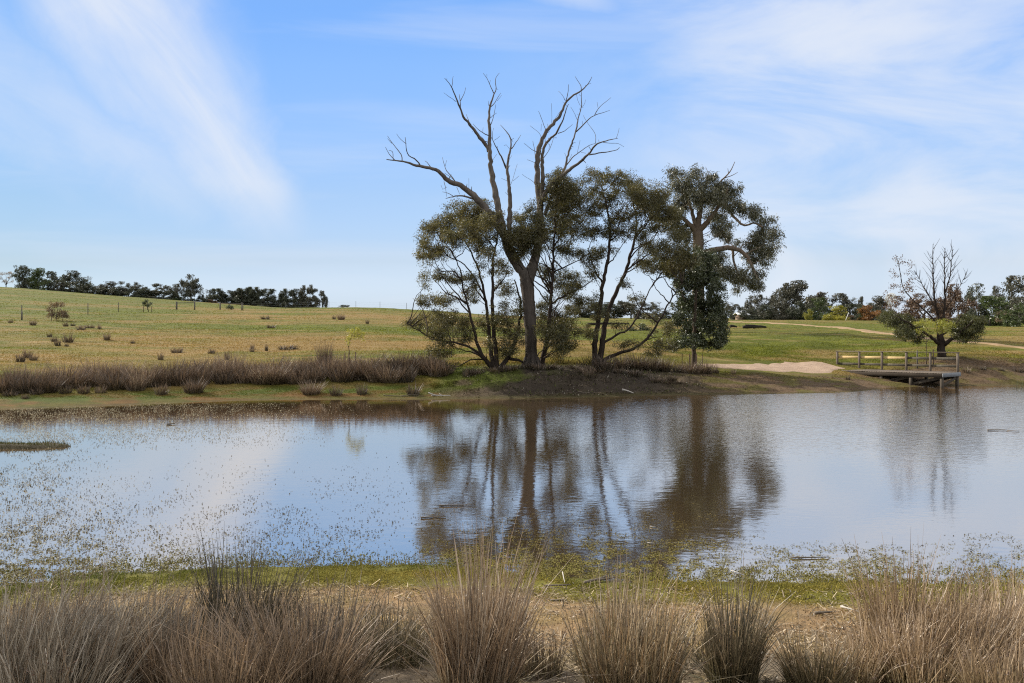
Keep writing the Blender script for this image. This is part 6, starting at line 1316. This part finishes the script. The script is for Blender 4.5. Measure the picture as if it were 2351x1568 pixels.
for a in [
    (c1, 50, 305, 425, 125, 238, 'sparse', L_PALE, 0, 'pale thinly leaved autumn tree at the left edge of the hilltop'),
    (c1, 195, 262, 448, 118, 236, 'column', L_DARK, 0, 'dark column-shaped tree at the left of the hilltop windbreak'), (c1, 312, 282, 458, 135, 237, 'column', L_GREEN, 1, 'bright green rounded tree beside the dark column on the hilltop'),
    (c1, 412, 308, 466, 105, 240, 'column', L_DARK, 2, 'dark narrow tree right of the bright green one on the hilltop'), (c1, 572, 303, 440, 235, 255, 'dome', L_DARK, 0, 'broad domed dark tree behind the hilltop bushes'),
    (c1, 722, 345, 450, 100, 258, 'sparse', L_GUM, 1, 'thin leaning gum right of the broad domed tree'), (c1, 505, 405, 480, 120, 240, 'dome', L_GUM, 1, 'grey-green bush in front of the domed tree'),
    (c1, 610, 398, 492, 200, 243, 'dome', L_DARK, 2, 'wide low dark bush below the domed tree'), (c1, 720, 415, 500, 130, 245, 'dome', L_DARK, 1, 'low dark bush right of the wide one'),
    (c1, 800, 428, 510, 110, 247, 'dome', L_GUM, 2, 'small rounded bush in the dip left of the shaggy gum'), (c1, 895, 392, 525, 220, 248, 'dome', L_GUM, 0, 'wide shaggy grey gum in the middle of the windbreak'),
    (c1, 1060, 395, 535, 140, 249, 'gum', L_GUM, 0, 'open-branched gum right of the shaggy gum'), (c1, 1165, 420, 535, 110, 250, 'gum', L_GUM, 1, 'smaller open gum with tufted head'),
    (c1, 1210, 452, 545, 170, 248, 'dome', L_DARK, 0, 'low dark bush behind the staked hillside evergreen'), (c1, 1300, 470, 550, 120, 249, 'dome', L_DARK, 1, 'low dark bush left of the flat-topped gum'),
    (c1, 1345, 412, 556, 150, 252, 'gum', L_GUM, 2, 'flat-topped gum left of the tall gum'), (c1, 1462, 412, 563, 125, 253, 'gum', L_GUM, 0, 'round-headed gum touching the tall gum'),
    (c1, 1572, 335, 578, 160, 252, 'gum', L_GUM, 1, 'tallest gum of the windbreak with a lopsided crown'), (c1, 1440, 505, 565, 110, 250, 'dome', L_GREEN, 0, 'small green bush at the foot of the round-headed gum'),
    (c1, 1690, 455, 585, 80, 256, 'sparse', L_GUM, 2, 'thin gum in the gap right of the tall gum'), (c1, 1735, 540, 598, 140, 252, 'dome', L_BRWN, 0, 'low brown bush below the gap'),
    (c1, 1745, 450, 595, 90, 258, 'gum', L_DARK, 2, 'dark gum at the start of the close-set wood'),
    (c1, 1825, 452, 608, 150, 258, 'upright', L_DARK, 0, ROWL), (c1, 1915, 468, 612, 130, 260, 'upright', L_DARK, 1, ROWL), (c1, 2005, 448, 614, 130, 257, 'upright', L_DARK, 2, ROWL), (c1, 2080, 438, 616, 120, 259, 'upright', L_DARK, 0, ROWL), (c1, 1960, 500, 612, 180, 262, 'dome', L_DARK, 1, ROWL),
    (c2, 20, 372, 532, 130, 258, 'upright', L_DARK, 1, ROWL), (c2, 95, 350, 535, 130, 259, 'upright', L_DARK, 2, ROWL), (c2, 185, 345, 535, 140, 258, 'upright', L_DARK, 0, ROWL), (c2, 260, 360, 536, 120, 260, 'upright', L_DARK, 1, ROWL), (c2, 345, 362, 534, 140, 258, 'upright', L_DARK, 2, ROWL),
    (c2, 440, 360, 532, 120, 259, 'upright', L_DARK, 0, ROWL), (c2, 530, 362, 530, 130, 258, 'upright', L_DARK, 1, ROWL), (c2, 130, 420, 535, 200, 262, 'dome', L_DARK, 0, ROWL), (c2, 400, 430, 532, 220, 262, 'dome', L_DARK, 2, ROWL), (c2, 580, 430, 530, 200, 262, 'dome', L_DARK, 1, ROWL),
    (c2, 610, 330, 526, 125, 258, 'upright', L_GUM, 0, 'tall double-headed gum near the end of the wood, left of two'), (c2, 688, 326, 524, 95, 259, 'upright', L_GUM, 1, 'tall double-headed gum near the end of the wood, right of two'),
    (c2, 765, 358, 524, 110, 258, 'gum', L_GUM, 2, 'last tall gum closing the wood on the hilltop'), (c2, 815, 410, 524, 70, 257, 'upright', L_DARK, 2, 'short dark tree trailing off the end of the wood'),
    (c1, 985, 440, 530, 130, 246, 'dome', L_DARK, 0, HDGL), (c1, 1110, 450, 535, 150, 246, 'dome', L_DARK, 2, HDGL), (c1, 1270, 465, 545, 140, 247, 'dome', L_GUM, 1, HDGL), (c1, 1400, 470, 555, 140, 248, 'dome', L_DARK, 1, HDGL), (c1, 1640, 500, 585, 110, 250, 'dome', L_DARK, 0, HDGL), (c1, 840, 445, 515, 130, 245, 'dome', L_DARK, 2, HDGL), (c1, 930, 440, 525, 120, 246, 'dome', L_GUM, 0, HDGL), (c1, 1520, 470, 570, 130, 254, 'dome', L_DARK, 2, HDGL), (c1, 1780, 500, 606, 150, 256, 'dome', L_DARK, 1, HDGL), (c1, 250, 350, 455, 120, 241, 'dome', L_DARK, 0, HDGL),
    (c2, 985, 503, 530, 125, 215, 'dome', L_DARK, 1, 'flat dark bush just showing over the hill crest'), (c2, 224, 503, 542, 68, 230, 'dome', L_GUM, 1, 'small pale bush in front of the close-set wood'), (c1, 2140, 585, 622, 60, 228, 'dome', L_GREEN, 2, 'small green bush at the foot of the wood'),
]:
    cv, cx_, top, bot, w, D, kind, mat, i, lab = a
    plant(cv, cx_, top, bot, w, D, kind, mat, i, lab, 'trees in the close-set hilltop wood' if lab is ROWL else 'bushes under the hilltop windbreak' if lab is HDGL else WL)
DR = 'dark grey-green scrub tree filling the back of the right tree line'
for a in [
    (c6, 230, 605, 757, 110, 215, 'dome', L_GUM, 0, 'rounded gum beside the shed at the left of the right tree line'), (c6, 315, 578, 757, 150, 220, 'dome', L_GUM, 1, 'gum with a tufted top right of the shed'), (c6, 400, 585, 757, 140, 218, 'dome', L_GUM, 2, 'full grey gum left of the tallest domed gum'),
    (c6, 490, 540, 757, 170, 222, 'dome', L_GUM, 2, 'tall gum leaning on the left of the domed giant'), (c6, 675, 470, 757, 330, 224, 'dome', L_GUM, 0, 'domed giant gum, the highest of the right tree line left of the jetty'), (c6, 560, 490, 757, 200, 226, 'dome', L_GUM, 1, 'gum merging into the left of the domed giant'),
    (c6, 600, 625, 762, 150, 205, 'dome', L_DARK, 0, 'dark bush below the domed giant gum'), (c6, 470, 640, 758, 160, 206, 'dome', L_GUM, 1, 'grey-green bush left of the dark one below the giant'), (c6, 790, 600, 765, 150, 200, 'dome', L_GREEN, 1, 'blue-green bush between the two yellow bushes'),
    (c6, 790, 560, 757, 110, 228, 'gum', L_BRWN, 0, 'brownish-headed gum at the right flank of the giant'), (c6, 940, 568, 757, 180, 222, 'dome', L_GUM, 1, 'spreading gum behind the bright yellow bush'), (c6, 1020, 592, 757, 150, 224, 'dome', L_DARK, 2, 'dark gum right of the spreading one'),
    (c6, 1095, 592, 760, 80, 220, 'upright', L_GUM, 2, 'slim gum behind the orange bush'), (c6, 1195, 588, 757, 180, 226, 'dome', L_GUM, 0, 'gum standing behind the orange autumn bush'), (c6, 1290, 610, 760, 130, 226, 'dome', L_BRWN, 1, 'brown-grey tree under the wind pump'),
    (c6, 700, 688, 772, 64, 172, 'dome', L_YELL, 0, 'small yellow bush, left of two yellow ones'), (c6, 925, 662, 776, 160, 170, 'dome', L_YELL, 1, 'large bright yellow-green bush in front of the right tree line'), (c6, 1185, 660, 778, 170, 168, 'dome', L_ORNG, 0, 'orange autumn bush in the right tree line'), (c6, 1100, 675, 778, 50, 169, 'column', L_GREEN, 0, 'slim green conifer hugging the orange bush'), (c6, 1030, 735, 778, 80, 172, 'dome', L_BRWN, 1, 'low brown shrub between the white post and the conifer'),
    (c6, 1430, 590, 790, 230, 150, 'dome', L_BRWN, 2, 'russet tree behind the left of the bare-topped tree'), (c6, 1320, 690, 790, 120, 140, 'dome', L_GUM, 2, 'grey-green bush left of the bare-topped tree'), (c6, 1590, 570, 790, 220, 155, 'gum', L_BRWN, 1, 'brown autumn tree straight behind the bare-topped tree'), (c6, 1850, 500, 800, 210, 160, 'dome', L_BRWN, 0, 'brownish tall tree right behind the bare branches'),
    (c6, 2000, 495, 800, 190, 165, 'dome', L_DARK, 2, 'tall dark domed tree right of the bare-topped tree'), (c6, 2130, 515, 805, 120, 170, 'gum', L_GUM, 0, 'gum in the dip near the right edge'), (c6, 2290, 435, 805, 240, 172, 'dome', L_GUM, 1, 'tall spreading gum at the right edge'),
    (c6, 2090, 590, 810, 290, 118, 'dome', L_GREEN, 1, 'broad mid-green tree left of the house'), (c6, 2300, 640, 815, 170, 110, 'dome', L_GREEN, 2, 'pale green tree partly covering the house'), (c6, 2190, 700, 815, 110, 112, 'sparse', L_PALE, 2, 'thin whitish-stemmed shrub in front of the house'), (c6, 1985, 690, 810, 120, 130, 'dome', L_DARK, 0, 'dark bush under the domed tree at the right'),
    (c6, 360, 655, 757, 150, 205, 'dome', L_DARK, 1, DR), (c6, 250, 680, 757, 140, 204, 'dome', L_DARK, 2, DR), (c6, 880, 640, 762, 150, 214, 'dome', L_DARK, 0, DR), (c6, 1010, 650, 765, 160, 212, 'dome', L_DARK, 1, DR), (c6, 150, 650, 757, 110, 210, 'dome', L_GUM, 1, DR), (c6, 60, 640, 755, 150, 212, 'dome', L_GUM, 2, DR), (c6, 1150, 640, 765, 180, 214, 'dome', L_DARK, 2, DR), (c6, 1760, 640, 795, 200, 150, 'dome', L_BRWN, 1, DR), (c6, 2250, 600, 805, 220, 160, 'dome', L_GUM, 0, DR), (c6, 2420, 500, 810, 240, 150, 'dome', L_GUM, 2, DR), (c6, 720, 640, 760, 160, 212, 'dome', L_DARK, 2, DR),
    (c4, 1240, 850, 945, 190, 215, 'gum', L_GUM, 0, 'far gum seen low between the wattles, left of three'), (c4, 1420, 850, 940, 170, 218, 'dome', L_DARK, 0, 'far dark tree seen low between the wattles, middle of three'), (c5, 290, 955, 1075, 170, 216, 'gum', L_GUM, 1, 'far gum seen under the wattle branches, with a notched top'), (c5, 400, 985, 1078, 170, 214, 'dome', L_GUM, 2, 'far round gum seen under the wattle branches, right of the notched one'), (c5, 180, 985, 1075, 170, 219, 'gum', L_DARK, 2, 'far dark gum seen between the two-stemmed wattle\'s trunks'), (c5, 60, 985, 1072, 150, 217, 'dome', L_DARK, 1, DR), (c5, 480, 1030, 1078, 120, 212, 'dome', L_DARK, 2, DR), (c4, 1320, 895, 942, 160, 216, 'dome', L_DARK, 2, DR),
]:
    cv, cx_, top, bot, w, D, kind, mat, i, lab = a
    plant(cv, cx_, top, bot, w, D, kind, mat, i, lab, 'scrub filling the right tree line' if lab is DR else WR)
